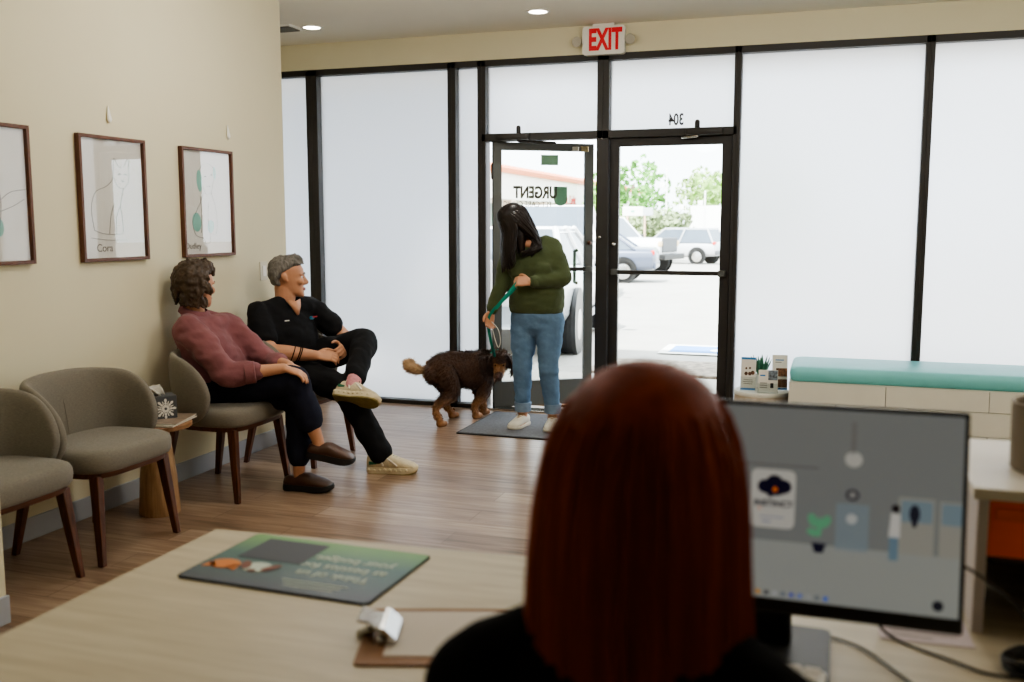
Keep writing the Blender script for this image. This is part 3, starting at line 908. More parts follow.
pet.build('dog_ears', mat('print_brown', (120, 72, 58), .6), cm)

# clipboard, clip at its left end
cb0 = V((-.602, 1.490, ZD))
cb = thing('clipboard', 'brown hardboard clipboard with a bright bulldog clip by the red haired person', 'clipboard', cb0)
a_ = math.radians(18); cr = Matrix.Rotation(a_, 3, 'Z'); cx_, cy_ = cr @ V((1, 0, 0)), cr @ V((0, 1, 0))
MB().prism(rrect(-.160, -.115, .160, .115, .012), cb0, cx_, cy_, (0, 0, .004)).build('board', mat('hardboard', (136, 98, 66), .6, var=.08, scale=30), cb)
MB().prism([(-.115, -.085), (.155, -.085), (.155, .098), (-.115, .098)], cb0 + V((0, 0, .0042)), cx_, cy_, (0, 0, .0012)).build('paper', mat('form_paper', (206, 198, 188), .8), cb)
cl = MB()
K = lambda x, y, z: cb0 + cx_ * x + cy_ * y + V((0, 0, z))
cl.loft([[K(-.128, y, .006), K(-.102, y, .0065), K(-.098, y, .014), K(-.118, y, .034), K(-.126, y, .034), K(-.112, y, .014)] for y in (-.045, -.02, .02, .045)])
cl.loft([[K(-.112 + .0 * q, -.045 * w, .018 + .0 * q), K(-.109, -.045 * w, .020), K(-.109, .045 * w, .020), K(-.112, .045 * w, .018)] if q == 0 else
         [K(-.112 - .055 * q, -.045 * w, .018 + .022 * q), K(-.109 - .055 * q, -.045 * w, .022 + .022 * q), K(-.109 - .055 * q, .045 * w, .022 + .022 * q), K(-.112 - .055 * q, .045 * w, .018 + .022 * q)]
         for q, w in ((0, 1), (.35, .8), (.7, .55), (1, .7))])
cl.build('clip', M['chrome'], cb, smooth=30)
cl2 = MB().tube([K(-.125, -.04, .012), K(-.125, .04, .012)], .006)
cl2.tube([K(-.165, .0, .006), K(-.15, .0, .012)], .008)
cl2.build('clip_spring', M['chrome'], cb, smooth=True)

# monitor
W_, H_ = .552, .334
mo = thing('monitor', 'black thin framed computer monitor showing a grey desktop picture', 'monitor', (-.078, 1.55, ZD))
tilt = math.radians(-8); mr_ = Matrix.Rotation(tilt, 3, 'X')
mctr = V((-.078, 1.551, 1.003)); mu = V((1, 0, 0)); mv = mr_ @ V((0, 0, 1)); mn = mr_ @ V((0, -1, 0))
MP = lambda x, y, n_=0: mctr + mu * x + mv * y + mn * n_
SD = -.012
MB().box(mctr - mn * .012, (W_, .024, H_), .004, mr_).build('bezel', M['blackpl'], mo)
MB().box(mctr - mn * .035 - mv * .03, (.30, .03, .18), .01, mr_).build('rear_housing', M['blackpl'], mo)
SCR = lambda c, e=.32: mat('screen_%d_%d_%d' % c, c, .35, emit=e, spec=.3)
sw_, sh_ = W_ / 2 - .007, H_ / 2
MB().prism([(-sw_, -sh_ + .024), (sw_, -sh_ + .024), (sw_, sh_ - .007), (-sw_, sh_ - .007)], MP(0, 0, .0002), mu, mv, mn * .0006).build('screen', SCR((134, 139, 141)), mo)
def scr(name, polys, c, lv=1, e=.32):
    b = MB()
    for p in polys:
        b.prism([(a_x, max(a_y + SD, -.1425)) for a_x, a_y in p], MP(0, 0, .0008 + .0003 * lv), mu, mv, mn * .0003)
    b.build(name, SCR(c, e), mo)
# pixel (zoom) to screen coords: x from .01(left visible) .. ; use fractions of the screen
def sx(px): return -.270 + (px - 584.0) / (968.0 - 584.0) * .54
R4 = lambda x0, y0, x1, y1: [(x0, y0), (x1, y0), (x1, y1), (x0, y1)]
scr('wallpaper_floor', [[(-sw_, -.137), (sw_, -.137), (sw_, -.040), (-sw_, -.040)]], (160, 166, 166), 1)
scr('login_card', [rrect(-.040, -.020, .028, .072, .01)], (196, 198, 196), 1)
b_ = [ellipse(-.018, .045, .012, .011, 16), ellipse(-.004, .052, .013, .012, 16), ellipse(.010, .046, .012, .011, 16), ellipse(-.004, .040, .018, .009, 16), ellipse(-.010, .034, .005, .006, 10)]
scr('logo_cloud', b_, (28, 26, 52), 2)
scr('logo_dot', [ellipse(-.003, .041, .004, .004, 12)], (226, 120, 40), 3)
text('logo_lettering', 'INSTINCT', .0135, SCR((40, 38, 52)), mo, MP(-.005, .018 + SD, .0018), mu, mv, .0002, bold=.0004)
text('logo_subtitle', 'AI', .006, SCR((220, 120, 60)), mo, MP(-.026, .010 + SD, .0018), mu, mv, .0002)
scr('card_lines', [R4(-.025, -.004, .012, -.002), R4(-.022, -.012, -.008, -.009)], (150, 156, 176), 2)
scr('top_shelf', [R4(-.2, .078, .062, .081)], (116, 118, 118), 1)
scr('pendant_lamp', [R4(.108, .105, .116, .155)], (126, 128, 128), 1)
scr('pendant_glow', [ellipse(.113, .097, .013, .012, 20)], (190, 192, 190), 1)
scr('plant_leaves', [ellipse(.056, -.002, .007, .011, 14, .4), ellipse(.075, -.003, .007, .011, 14, -.5), ellipse(.057, -.021, .010, .006, 14, -.3), ellipse(.066, -.012, .004, .016, 10)], (112, 176, 142), 2)
scr('plant_pot', [[(.060, -.052), (.072, -.052), (.077, -.037), (.055, -.037)]], (36, 34, 58), 2)
scr('wallpaper_door', [R4(.090, -.044, .138, .028)], (136, 150, 160), 1)
scr('door_window', [ellipse(.113, .005, .008, .008, 16)], (188, 194, 196), 2)
scr('wall_clock', [ellipse(.113, .042, .010, .009, 20)], (62, 62, 72), 2)
scr('clock_face', [ellipse(.113, .042, .006, .0055, 18)], (150, 152, 152), 3)
scr('wallpaper_window', [R4(.180, -.042, .231, .045), R4(.238, -.042, sw_, .043)], (160, 162, 158), 1)
scr('window_blinds', [R4(.184, .008, .228, .041), R4(.241, .008, sw_, .040)], (130, 150, 164), 2)
scr('drawn_coat', [[(.167, -.017), (.183, -.017), (.183, .018), (.170, .020)]], (206, 208, 208), 3)
scr('drawn_trousers', [R4(.168, -.052, .181, -.017)], (116, 142, 162), 3)
scr('drawn_head', [ellipse(.176, .027, .006, .006, 14)], (44, 34, 36), 4)
scr('drawn_cat', [ellipse(.203, .021, .0075, .014, 14), ellipse(.203, .008, .004, .008, 10)], (44, 46, 62), 3)
for k, c in enumerate(((222, 170, 60), (80, 170, 110), (200, 150, 60), (90, 90, 96), (180, 184, 190), (120, 130, 150), (90, 100, 190), (110, 130, 200), (170, 176, 180), (120, 128, 140), (70, 110, 210))):
    scr('taskbar_icon', [rrect(-.052 + k * .0128, -.126, -.0455 + k * .0128, -.119, .001)], c, 2)
scr('chat_button', [ellipse(.240, -.114, .008, .008, 16)], (42, 44, 56), 2)
MB().prism(rrect(-.195, 1.385, .012, 1.70, .015), (0, 0, ZD), (1, 0, 0), (0, 1, 0), (0, 0, .012)).build('stand_base', mat('stand_grey', (34, 35, 36), .5), mo)
MB().tube([(-.085, 1.63, ZD + .01), (-.085, 1.62, .90), (-.085, 1.60, .98)], [(.035, .02), (.032, .018), (.03, .018)], n=16, ref=(0, 1, 0), power=.6).build('stand_column', M['blackpl'], mo, smooth=40)

kb = thing('keyboard', 'slim white keyboard in front of the monitor stand', 'keyboard', (-.24, 1.46, ZD))
kr = Matrix.Rotation(math.radians(-6), 3, 'Z')
MB().box((-.212, 1.46, ZD + .019), (.43, .125, .014), .004, kr).build('keyboard_tray', M['white'], kb)
ks = MB()
for j in range(5):
    for i in range(15):
        p = kr @ V((-.195 + i * .0278, -.048 + j * .024, 0))
        ks.box((-.212 + p.x, 1.46 + p.y, ZD + .029), (.023, .019, .006), .0015, kr, seg=1)
ko = ks.build('keys', M['paper'], kb); ko['kind'] = 'stuff'
nt_ = thing('printed_note', 'pale printed sheet lying on the desk under the monitor', 'paper', (.17, 1.78, ZD))
MB().box((.165, 1.80, ZD + .001), (.15, .16, .0015), 0, Matrix.Rotation(.05, 3, 'Z')).build('sheet', mat('lilac_paper', (206, 194, 198), .8), nt_)
tl = MB()
for k in range(7):
    tl.box((.165 - (.02 if k % 3 == 0 else 0), 1.86 - k * .02, ZD + .0022), (.11 if k % 3 else .07, .004, .0004))
tl.build('text_lines', M['line'], nt_)

def cable(label, pts, r=.0024):
    b = MB().tube(pts, [r] * len(pts), n=8, sub=8)
    o = b.build('cable', M['blackpl'], smooth=True, loc=pts[0])
    tag(o, label, 'cable', 'cables behind the monitor')
z_ = ZD + .004
cable('black cable winding from monitor stand across the desk to the right', [(-.02, 1.70, z_), (.06, 1.66, z_), (.12, 1.57, z_), (.17, 1.50, z_), (.25, 1.51, z_), (.33, 1.53, z_), (.45, 1.52, z_)])
cable('black cable drooping from the monitor past the printed note', [(.04, 1.64, .90), (.07, 1.72, .80), (.11, 1.72, ZD + .006), (.20, 1.655, z_), (.27, 1.62, z_), (.40, 1.66, z_)])
cable('black cable running from monitor edge down to the cable coil', [(.185, 1.60, .93), (.23, 1.63, .90), (.29, 1.64, .85), (.33, 1.66, ZD + .045)])
b = MB()
pts = []
for k in range(121):
    a = k * 2 * PI / 20
    pts.append((.335 + (.055 + .006 * math.sin(k * .7)) * math.cos(a), 1.66 + (.042 + .005 * math.cos(k)) * math.sin(a), ZD + .005 + .003 * (k / 20) + .003 * math.sin(k * .9)))
b.tube(pts, [.0034] * len(pts), n=6, round_cap=False)
tag(b.build('cable_coil', M['blackpl'], smooth=True, loc=(.335, 1.66, ZD)), 'coil of black cable at right on the desk under the raised shelf unit', 'cable')

# raised shelf unit standing on the desk at the right
su = thing('shelf_unit', 'raised white topped shelf unit with dark interior right of the monitor', 'shelf unit', (.7, 2.0, ZD))
sx0, sx1, sy0, sy1 = .236, 1.25, 1.79, 2.21
MB().box(((sx0 + sx1) / 2, (sy0 + sy1) / 2, .990), (sx1 - sx0, sy1 - sy0, .020), .002).build('top_board', mat('shelf_white', (222, 216, 204), .4), su)
LV = mat('panel_greige', (196, 188, 188), .5)
MB().box((sx0 + .018, (sy0 + sy1) / 2, ZD + .1195), (.018, sy1 - sy0 - .01, .239), .001).build('side_panel', LV, su)
MB().box((sx1 - .022, (sy0 + sy1) / 2, ZD + .117), (.026, sy1 - sy0 - .01, .234), .001).build('side_panel', LV, su)
MB().box(((sx0 + sx1) / 2, sy1 - .012, ZD + .117), (sx1 - sx0 - .09, .012, .234)).build('back_panel', mat('dark_panel', (52, 44, 40), .7), su)
oc = thing('organizer_box', 'orange red box on the upper level inside the shelf unit', 'box', (.5, 2.0, .91))
MB().box((.568, 1.985, .928), (.61, .37, .100), .004).build('carton', mat('orange_card', (246, 112, 76), .55, var=.08), oc)
MB().box((.568, 1.798, .955), (.59, .004, .022), .001).build('front_flap', mat('orange_lip', (222, 100, 56), .5), oc)
su2 = MB().box(((sx0 + sx1) / 2, 2.0, .871), (sx1 - sx0 - .075, .37, .012)).build('inner_shelf', mat('dark_shelf', (60, 48, 42), .6), su)
cp_ = thing('round_planter', 'plain taupe cylindrical planter on the shelf unit', 'planter', (.395, 1.965, 1.0))
MB().lathe([(0, 1.0), (.074, 1.0), (.078, 1.004), (.08, 1.125), (.076, 1.128), (.072, 1.125), (.07, 1.10), (0, 1.10)], (.395, 1.965, 0), 48).build('shell', mat('taupe_ceramic', (134, 122, 108), .7, var=.05), cp_, smooth=40)
MB().lathe([(0, 1.098), (.069, 1.098), (.06, 1.108), (0, 1.11)], (.395, 1.965, 0), 24).build('soil', mat('soil_dark', (60, 48, 40), .9, var=.3, scale=40), cp_)

# ------------------------------------------------------------------ figures
def basis(fwd, up):
    f = V(fwd).normalized(); u = V(up); u = (u - f * u.dot(f)).normalized(); r = f.cross(u)
    return f, u, r

HEAD = [(0.00, .018, .086, .045), (.03, .032, .094, .02), (.10, .047, .096, -.02), (.20, .056, .092, -.052), (.30, .062, .091, -.072), (.42, .069, .091, -.090),
        (.50, .072, .087, -.098), (.58, .075, .093, -.101), (.70, .076, .089, -.101), (.82, .070, .072, -.092), (.92, .050, .044, -.066), (.98, .024, .012, -.036)]
def head_rings(c, f, u, r, s, off=0.0, tlo=0, thi=1.01, yfmax=None, n=28, rows=HEAD):
    H = .228 * s
    out = []
    for t, hw, yf, yb in rows:
        if t < tlo or t > thi: continue
        yf_, yb_ = yf + off, yb - off
        if yfmax is not None: yf_ = min(yf_, yfmax(t))
        hw_ = hw + off
        ring = []
        m = (yf_ + yb_) / 2; d = (yf_ - yb_) / 2
        for k in range(n):
            a = 2 * PI * k / n
            x = math.copysign(abs(math.cos(a)) ** .92, math.cos(a)) * hw_
            y = m + d * math.copysign(abs(math.sin(a)) ** .92, math.sin(a))
            tt = (t - .5) * (1 + 2 * off / .228)
            ring.append(c + r * x * s + f * y * s + u * tt * H)
        out.append(ring)
    return out
class Head:
    def __init__(self, c, fwd, up=(0, 0, 1), s=1.0):
        self.c = V(c); self.f, self.u, self.r = basis(fwd, up); self.s = s
    def P(self, x, y, t):
        return self.c + self.r * x * self.s + self.f * y * self.s + self.u * (t - .5) * .228 * self.s
    def add(self, b):
        b.loft(head_rings(self.c, self.f, self.u, self.r, self.s))
        P = self.P; s = self.s
        b.tube([P(0, .086, .55), P(0, .098, .45), P(0, .110, .365), P(0, .100, .335)], [.008 * s, .010 * s, .0125 * s, .010 * s], n=10, sub=3)
        for k in (-1, 1):
            b.ball(P(.011 * k, .098, .345), .008 * s)
            b.tube([P(.066 * k, -.008, .38), P(.078 * k, -.014, .44), P(.082 * k, -.020, .53), P(.077 * k, -.014, .58)],
                   [(.005 * s, .011 * s), (.006 * s, .015 * s), (.006 * s, .018 * s), (.004 * s, .01 * s)], n=10, ref=self.f, sub=3)
            b.tube([P(.012 * k, .093, .575), P(.03 * k, .090, .585), P(.052 * k, .076, .57)], [.007 * s] * 3, n=8)
            b.ball(P(.042 * k, .070, .40), .022 * s)
        b.tube([P(-.022, .086, .205), P(0, .098, .213), P(.022, .086, .205)], [.004 * s, .0055 * s, .004 * s], n=8, sub=3)
        b.tube([P(-.020, .085, .180), P(0, .097, .176), P(.020, .085, .180)], [.004 * s, .0062 * s, .004 * s], n=8, sub=3)
        b.ball(P(0, .082, .05), .018 * s)
    def extras(self, root, brow):
        for k in (-1, 1):
            e = MB().ball(self.P(.031 * k, .0745, .495), .0125 * self.s).build('eye', M['eyew'], root, smooth=True)
            MB().ball(self.P(.031 * k, .0825, .495), .0062 * self.s).build('iris', M['iris'], e, smooth=True)
            MB().tube([self.P(.014 * k, .098, .585), self.P(.032 * k, .095, .60), self.P(.052 * k, .080, .58)], [.003, .004, .002], n=6, sub=3).build('eyebrow', brow, root, smooth=True)
        lp = MB()
        lp.tube([self.P(-.021, .090, .203), self.P(0, .1005, .211), self.P(.021, .090, .203)], [.003, .0042, .003], n=8, sub=3)
        lp.tube([self.P(-.019, .089, .183), self.P(0, .100, .179), self.P(.019, .089, .183)], [.003, .0048, .003], n=8, sub=3)
        lp.build('lips', M['lips'], root, smooth=True)

def hand(b, wrist, d, palm, side, curl=.5, s=1.0, spread=.04):
    """wrist point, finger direction d, palm normal (towards the palm side); side=+1 thumb on d x palm"""
    W = V(wrist); d = V(d).normalized(); pn = V(palm); pn = (pn - d * pn.dot(d)).normalized(); ac = d.cross(pn) * side
    b.tube([W - d * .02 * s, W + d * .02 * s, W + d * .055 * s, W + d * .085 * s], [(.024 * s, .018 * s), (.031 * s, .015 * s), (.040 * s, .0145 * s), (.041 * s, .012 * s)], n=14, ref=pn, sub=3, power=.8)
    for i, (L, off) in enumerate(((.070, .031), (.078, .0105), (.073, -.0105), (.057, -.031))):
        p = W + d * (.082 - abs(off) * .12) * s + ac * off * s
        dd = (d + ac * off * spread * 20 * .2).normalized()
        pts = [p - dd * .012 * s, p]; an = 0
        for k, (fr, kb_) in enumerate(((.45, .55), (.31, .85), (.24, .55))):
            an += curl * kb_
            v = dd * math.cos(an) + pn * math.sin(an)
            p = p + v * L * fr * s
            pts.append(p)
        b.tube(pts, [.0092 * s, .0092 * s, .0086 * s, .008 * s, .0066 * s], n=10, sub=2)
    p = W + d * .022 * s + ac * .026 * s
    v1 = (d * .62 + ac * .72 + pn * .25).normalized(); v2 = (d * .9 + ac * .25 + pn * (.2 + .4 * curl)).normalized()
    b.tube([p - v1 * .01 * s, p + v1 * .032 * s, p + v1 * .05 * s + v2 * .012 * s, p + v1 * .05 * s + v2 * .042 * s], [.013 * s, .0115 * s, .010 * s, .0075 * s], n=10, sub=2)

def shoe(root, heel, toe, up, kind, w=.048, hgt=.075, name='shoe', flip=False):
    h, t = V(heel), V(toe); L = (t - h).length
    f, u, r = basis(t - h, up)
    P = lambda x, y, z: h + f * x * L + r * y + u * z
    def ring(x, w0, zb, zt, p=.75, n=18):
        out = []
        for k in range(n):
            a = 2 * PI * k / n
            ca, sa = math.cos(a), math.sin(a)
            out.append(P(x, math.copysign(abs(ca) ** p, ca) * w0, (zb + zt) / 2 + math.copysign(abs(sa) ** p, sa) * (zt - zb) / 2))
        return out
    sk = {'clog': .036, 'run': .038, 'flat': .022}[kind]
    # upper
    b = MB()
    if kind == 'clog':
        prof = [(.0, .024, .055), (.03, .034, .075), (.12, .040, .080), (.25, .043, .078), (.36, .043, .098), (.48, .046, .098), (.62, .050, .084), (.78, .051, .072), (.9, .043, .058), (.98, .024, .045)]
    elif kind == 'run':
        prof = [(.0, .024, .095), (.03, .034, .115), (.12, .039, .118), (.25, .041, .112), (.36, .043, .122), (.5, .046, .108), (.65, .050, .086), (.8, .051, .070), (.92, .044, .058), (.985, .024, .047)]
    else:
        prof = [(.0, .022, .06), (.03, .031, .076), (.12, .036, .078), (.25, .038, .074), (.36, .039, .084), (.5, .043, .074), (.65, .047, .060), (.8, .047, .050), (.92, .039, .044), (.985, .020, .034)]
    k = w / .05
    b.loft([ring(x, w0 * k, sk * .55, zt) for x, w0, zt in prof])
    up_m = {'clog': M['clog'], 'run': M['sneak'], 'flat': M['canvas']}[kind]
    o = b.build(name, up_m, root, smooth=True)
    # sole
    b = MB()
    def outline(g, z):
        pts = []
        half = [(.0, .018), (.02, .030), (.10, .037), (.25, .036), (.42, .036), (.6, .045), (.74, .050), (.86, .046), (.95, .034), (1.0, .012)]
        for x, y in half: pts.append(P((x - .5) * (1 + g) + .5, (y + .004 + g * .03) * k, z(x)))
        for x, y in reversed(half): pts.append(P((x - .5) * (1 + g) + .5, -(y + .004 + g * .03) * k, z(x)))
        return pts
    rocker = (lambda x: .012 * max(0, (x - .75) / .25) ** 2) if kind != 'flat' else (lambda x: .003 * x)
    b.loft([outline(-.03, lambda x: rocker(x)), outline(.015, lambda x: rocker(x) + .007), outline(.02, lambda x: sk * .7 + rocker(x) * .6), outline(0, lambda x: sk + rocker(x) * .5)])
    so = b.build('sole', {'clog': M['sole'], 'run': M['sneaksole'], 'flat': M['canvas']}[kind], o, smooth=50)
    if kind == 'run':
        b = MB(); b.loft([outline(-.03, lambda x: rocker(x) - .006), outline(-.0, lambda x: rocker(x) + .012)])
        b.build('outsole', M['olivesole'], so)
        b = MB()
        for q in range(9):
            x = .05 + q * .108; hwx = (.037 + .012 * math.sin(max(0, (x - .35)) * 3.4)) * k * (1 if x < .9 else .75)
            for sd in (-1, 1):
                b.ball(P(x, sd * hwx, .024 + rocker(x)), (L * .045, .008, .013), 1, rot=Matrix((f, r, u)).transposed())
        b.build('sole_pods', M['sneaksole'], so, smooth=True)['kind'] = 'stuff'
        b = MB()
        b.tube([P(.30, 0, .112), P(.345, 0, .128), P(.36, 0, .142)], [(.028, .008), (.026, .007), (.02, .004)], n=10, ref=f, sub=3)
        b.build('tongue', M['sneak'], o, smooth=True)
        b = MB()
        for sd in (-1, 1):
            b.tube([P(.38, sd * .034 * k, .098), P(.50, sd * .046 * k, .078), P(.62, sd * .050 * k, .05)], [(.006, .003)] * 3, n=6, ref=r, sub=3)
            b.tube([P(.20, sd * .040 * k, .105), P(.30, sd * .043 * k, .075), P(.34, sd * .044 * k, .05)], [(.006, .003)] * 3, n=6, ref=r, sub=3)
        b.build('side_overlay', M['canvas'], o, smooth=True)['kind'] = 'stuff'
        lc = MB()
        for q in range(5):
            x = .40 + q * .06; z0 = .122 - q * .0095
            lc.tube([P(x, -.024 * k, z0 - .012), P(x + .012, 0, z0), P(x, .024 * k, z0 - .012)], [.003] * 3, n=6, sub=3)
        lc.tube([P(.37, .0, .118), P(.40, .022, .128), P(.44, .02, .118)], [.0025] * 3, n=6, sub=3)
        lc.build('laces', M['sgreen'], o, smooth=True)
        st = MB()
        for sd in (-1, 1):
            st.prism([(0, 0), (.045, .004), (.045, .014), (0, .02)], P(.06, sd * .0385 * k, .055), f, u, r * sd * .003)
        st.build('heel_stripe', M['sgreen'], o)
    if kind == 'flat':
        lc = MB()
        for q in range(4):
            x = .40 + q * .065; z0 = .086 - q * .008
            lc.tube([P(x, -.022 * k, z0 - .008), P(x + .012, 0, z0), P(x, .022 * k, z0 - .008)], [.0032] * 3, n=6, sub=3)
        lc.tube([P(.38, 0, .09), P(.37, .028, .092), P(.42, .036, .08)], [.003] * 3, n=6, sub=3)
        lc.tube([P(.38, 0, .09), P(.37, -.028, .092), P(.42, -.036, .08)], [.003] * 3, n=6, sub=3)
        lc.build('laces', M['lace'], o, smooth=True)
    return o

def wrinkle(amp, sc, st=(1, 1, 1), seed=0):
    def fn(p):
        q = V((p.x * sc * st[0] + seed, p.y * sc * st[1], p.z * sc * st[2]))
        return amp * noise.noise(q) + amp * .5 * noise.noise(q * 2.3)
    return fn
#PART3
def mid(a, b, t=.5):
    return V(a).lerp(V(b), t)
def limb(b, a, m, e, radii, n=16, bulge=None):
    """two-segment limb a-m-e with five radii"""
    pts = [V(a), mid(a, m), mid(a, m, .92), mid(m, e, .08), mid(m, e, .42), V(e)]
    if bulge is not None:
        pts[4] = pts[4] + V(bulge)
    r0, r1, r2, r3, r4 = radii
    b.tube(pts, [r0, r1, r2, r2, r3, r4], n=n, sub=3)
def new_person(label, origin):
    return None
def body_build(b, skin, label, origin, voxel=.0055):
    o = b.build('person', skin, loc=origin)
    bake(o, voxel, 2, .5)
    tag(o, label, 'person')
    return o
def garment(b, name, m, root, voxel=.009, smooth=3, disp=None):
    o = b.build(name, m, root)
    bake(o, voxel, smooth, .5, disp)
    return o

# ---- standing woman at the door ------------------------------------------
Yb = 6.50
neck = V((-2.035, 6.50, 1.345))
hc = V((-2.135, 6.405, 1.468))
hd = Head(hc, (-.45, -.55, -.70), (-.62, -.42, .66), .99)
ShR, ElR, WrR = V((-2.185, 6.47, 1.250)), V((-2.235, 6.43, 1.020)), V((-2.285, 6.36, .845))
ShL, ElL, WrL = V((-1.875, 6.51, 1.285)), V((-1.790, 6.46, 1.075)), V((-1.985, 6.315, 1.055))
HpR, KnR, AnR = V((-2.085, 6.52, .80)), V((-2.098, 6.49, .46)), V((-2.108, 6.53, .085))
HpL, KnL, AnL = V((-1.910, 6.52, .80)), V((-1.905, 6.48, .46)), V((-1.885, 6.53, .085))
b = MB()
hd.add(b)
b.tube([neck + V((0, .01, -.05)), neck, hc + hd.u * -.06 + hd.f * -.02], [.055, .052, .055], n=16, sub=3)
b.tube([(-2.0, 6.52, .80), (-2.0, 6.52, .95), (-2.01, 6.51, 1.10), (-2.02, 6.51, 1.24), (-2.03, 6.50, 1.33)], [(.15, .10), (.13, .09), (.14, .10), (.15, .09), (.06, .05)], n=24, ref=(0, 1, 0), sub=3)
limb(b, ShR, ElR, WrR, (.05, .045, .038, .036, .025)); limb(b, ShL, ElL, WrL, (.05, .045, .038, .036, .025))
limb(b, HpR, KnR, AnR, (.085, .075, .055, .050, .034)); limb(b, HpL, KnL, AnL, (.085, .075, .055, .050, .034))
hand(b, WrR, (-.12, -.25, -.96), (.75, -.5, .1), 1, .75, .98)
hand(b, WrL, (-.93, -.30, .10), (-.1, .75, -.55), -1, 1.15, 1.0)
for a in (AnR, AnL):
    b.tube([a, a + V((0, -.03, -.04)), a + V((0, -.13, -.06))], [.034, .034, .03], n=12)
pw = body_build(b, M['skin'], 'standing person in olive green sweater and jeans holding a teal leash', (-2.0, 6.5, 0))
b = MB()   # sweater
b.tube([(-2.005, 6.515, .838), (-2.005, 6.515, .87), (-2.0, 6.51, .97), (-2.0, 6.505, 1.07), (-2.01, 6.495, 1.15), (-2.02, 6.495, 1.235), (-2.03, 6.50, 1.305), (-2.035, 6.50, 1.335)],
       [(.185, .125), (.198, .138), (.200, .142), (.190, .140), (.190, .145), (.178, .125), (.105, .085), (.075, .07)], n=28, ref=(0, 1, 0), sub=3, round_cap=False, power=.9)
b.tube([ShL + V((-.02, 0, -.005)), V((-1.955, 6.50, 1.305)), neck + V((.035, .005, -.035))], [.078, .072, .05], n=16)
b.tube([ShR + V((.02, 0, 0)), V((-2.115, 6.49, 1.285)), neck + V((-.035, .005, -.035))], [.074, .068, .05], n=16)
limb(b, ShR + V((.01, 0, 0)), ElR, mid(ElR, WrR, .94), (.078, .068, .056, .052, .040)); limb(b, ShL + V((-.022, 0, -.012)), ElL, mid(ElL, WrL, .92), (.082, .076, .064, .056, .040))
for s_ in (-1, 1):
    b.ball((-2.015 + s_ * .085, 6.395, 1.135), (.075, .06, .075))
garment(b, 'sweater', M['green'], pw, .009, 4, wrinkle(.009, 9, (1, 1, 1.8), 3))
b = MB()
b.tube([(-2.005, 6.515, .830), (-2.005, 6.515, .836), (-2.005, 6.515, .878), (-2.005, 6.515, .886)], [(.180, .122), (.190, .130), (.199, .139), (.194, .134)], n=40, ref=(0, 1, 0), round_cap=False, power=.9)
b.build('hem_band', M['green'], pw, smooth=50)
for e, w in ((ElR, WrR), (ElL, WrL)):
    MB().tube([mid(e, w, .80), mid(e, w, .82), mid(e, w, .97), mid(e, w, .99)], [.040, .043, .040, .034], n=20, round_cap=False).build('sleeve_cuff', M['green'], pw, smooth=50)
MB().ball((-2.022, 6.418, 1.312), (.058, .024, .028), 3).build('neckline', M['skin'], pw, smooth=True)
b = MB()   # jeans
b.tube([(-2.0, 6.52, .765), (-2.0, 6.52, .82), (-2.0, 6.52, .90)], [(.168, .12), (.182, .128), (.165, .115)], n=24, ref=(0, 1, 0), sub=3, power=.85)
limb(b, HpR + V((-.008, 0, -.01)), KnR, AnR + V((0, 0, .06)), (.100, .093, .073, .066, .052)); limb(b, HpL + V((.008, 0, -.01)), KnL, AnL + V((0, 0, .06)), (.100, .093, .073, .066, .052))
garment(b, 'jeans', M['denim'], pw, .009, 3, wrinkle(.006, 14, (1, 1, 1.6), 9))
for a in (AnR, AnL):
    MB().tube([a + V((0, 0, .028)), a + V((0, 0, .03)), a + V((0, 0, .095)), a + V((0, 0, .098))], [.050, .058, .062, .055], n=24, round_cap=False).build('jeans_cuff', M['denim2'], pw, smooth=50)
shoe(pw, (-2.095, 6.585, .010), (-2.135, 6.345, .010), (0, 0, 1), 'flat', .048)
shoe(pw, (-1.885, 6.580, .010), (-1.855, 6.335, .010), (0, 0, 1), 'flat', .048)
# hair: cap plus long falling locks
b = MB()
b.loft(head_rings(hd.c, hd.f, hd.u, hd.r, hd.s, .012, .30, 1.01, yfmax=lambda t: .03 if t < .62 else (.06 if t < .75 else .12)))
b.tube([hd.P(0, .02, .2), V((-2.10, 6.40, 1.36)), V((-2.08, 6.39, 1.28))], [.07, .06, .03], n=14, sub=3)
rnd = random.Random(5)
for k in range(120):
    a = 2 * PI * k / 120
    rad = V((math.cos(a), math.sin(a)))
    face = rad.y
    t0 = rnd.uniform(.72, .98)
    wd = .080 * math.sqrt(max(.02, 1 - ((t0 - .5) / .52) ** 2))
    st = hd.P(rad.x * wd, rad.y * wd * 1.22, t0)
    crown = hd.P(rad.x * .018, rad.y * .03, 1.03)
    drop = rnd.uniform(.19, .27)
    side = hd.P(rad.x * .104, rad.y * .118, .48)
    if rad.x < -.25 and face < .35:      # side away from the camera-left: hair gathered over her left shoulder
        pts = [crown, st, side, V((-1.985 + rnd.uniform(-.03, .03), 6.42 + rnd.uniform(-.02, .03), 1.345)), V((-1.955 + rnd.uniform(-.05, .03), 6.385 + rnd.uniform(-.02, .02), 1.285)), V((-2.02 + rnd.uniform(-.05, .04), 6.355, 1.235 + rnd.uniform(-.02, .03)))]
        rr = [.008, .012, .014, .013, .011, .003]
    else:
        e = side + V((-.004, -.01, -drop * .55)); e2 = side + V((.012 + rnd.uniform(-.012, .02), -.012 + rnd.uniform(-.02, .02), -drop))
        pts = [crown, st, side, e, e2]
        rr = [.008, .013, .015, .011, .0025]
    b.tube(pts, [(r * 1.1, r * .75) for r in rr], n=6, sub=3)
b.build('hair', M['hairdk'], pw, smooth=True)

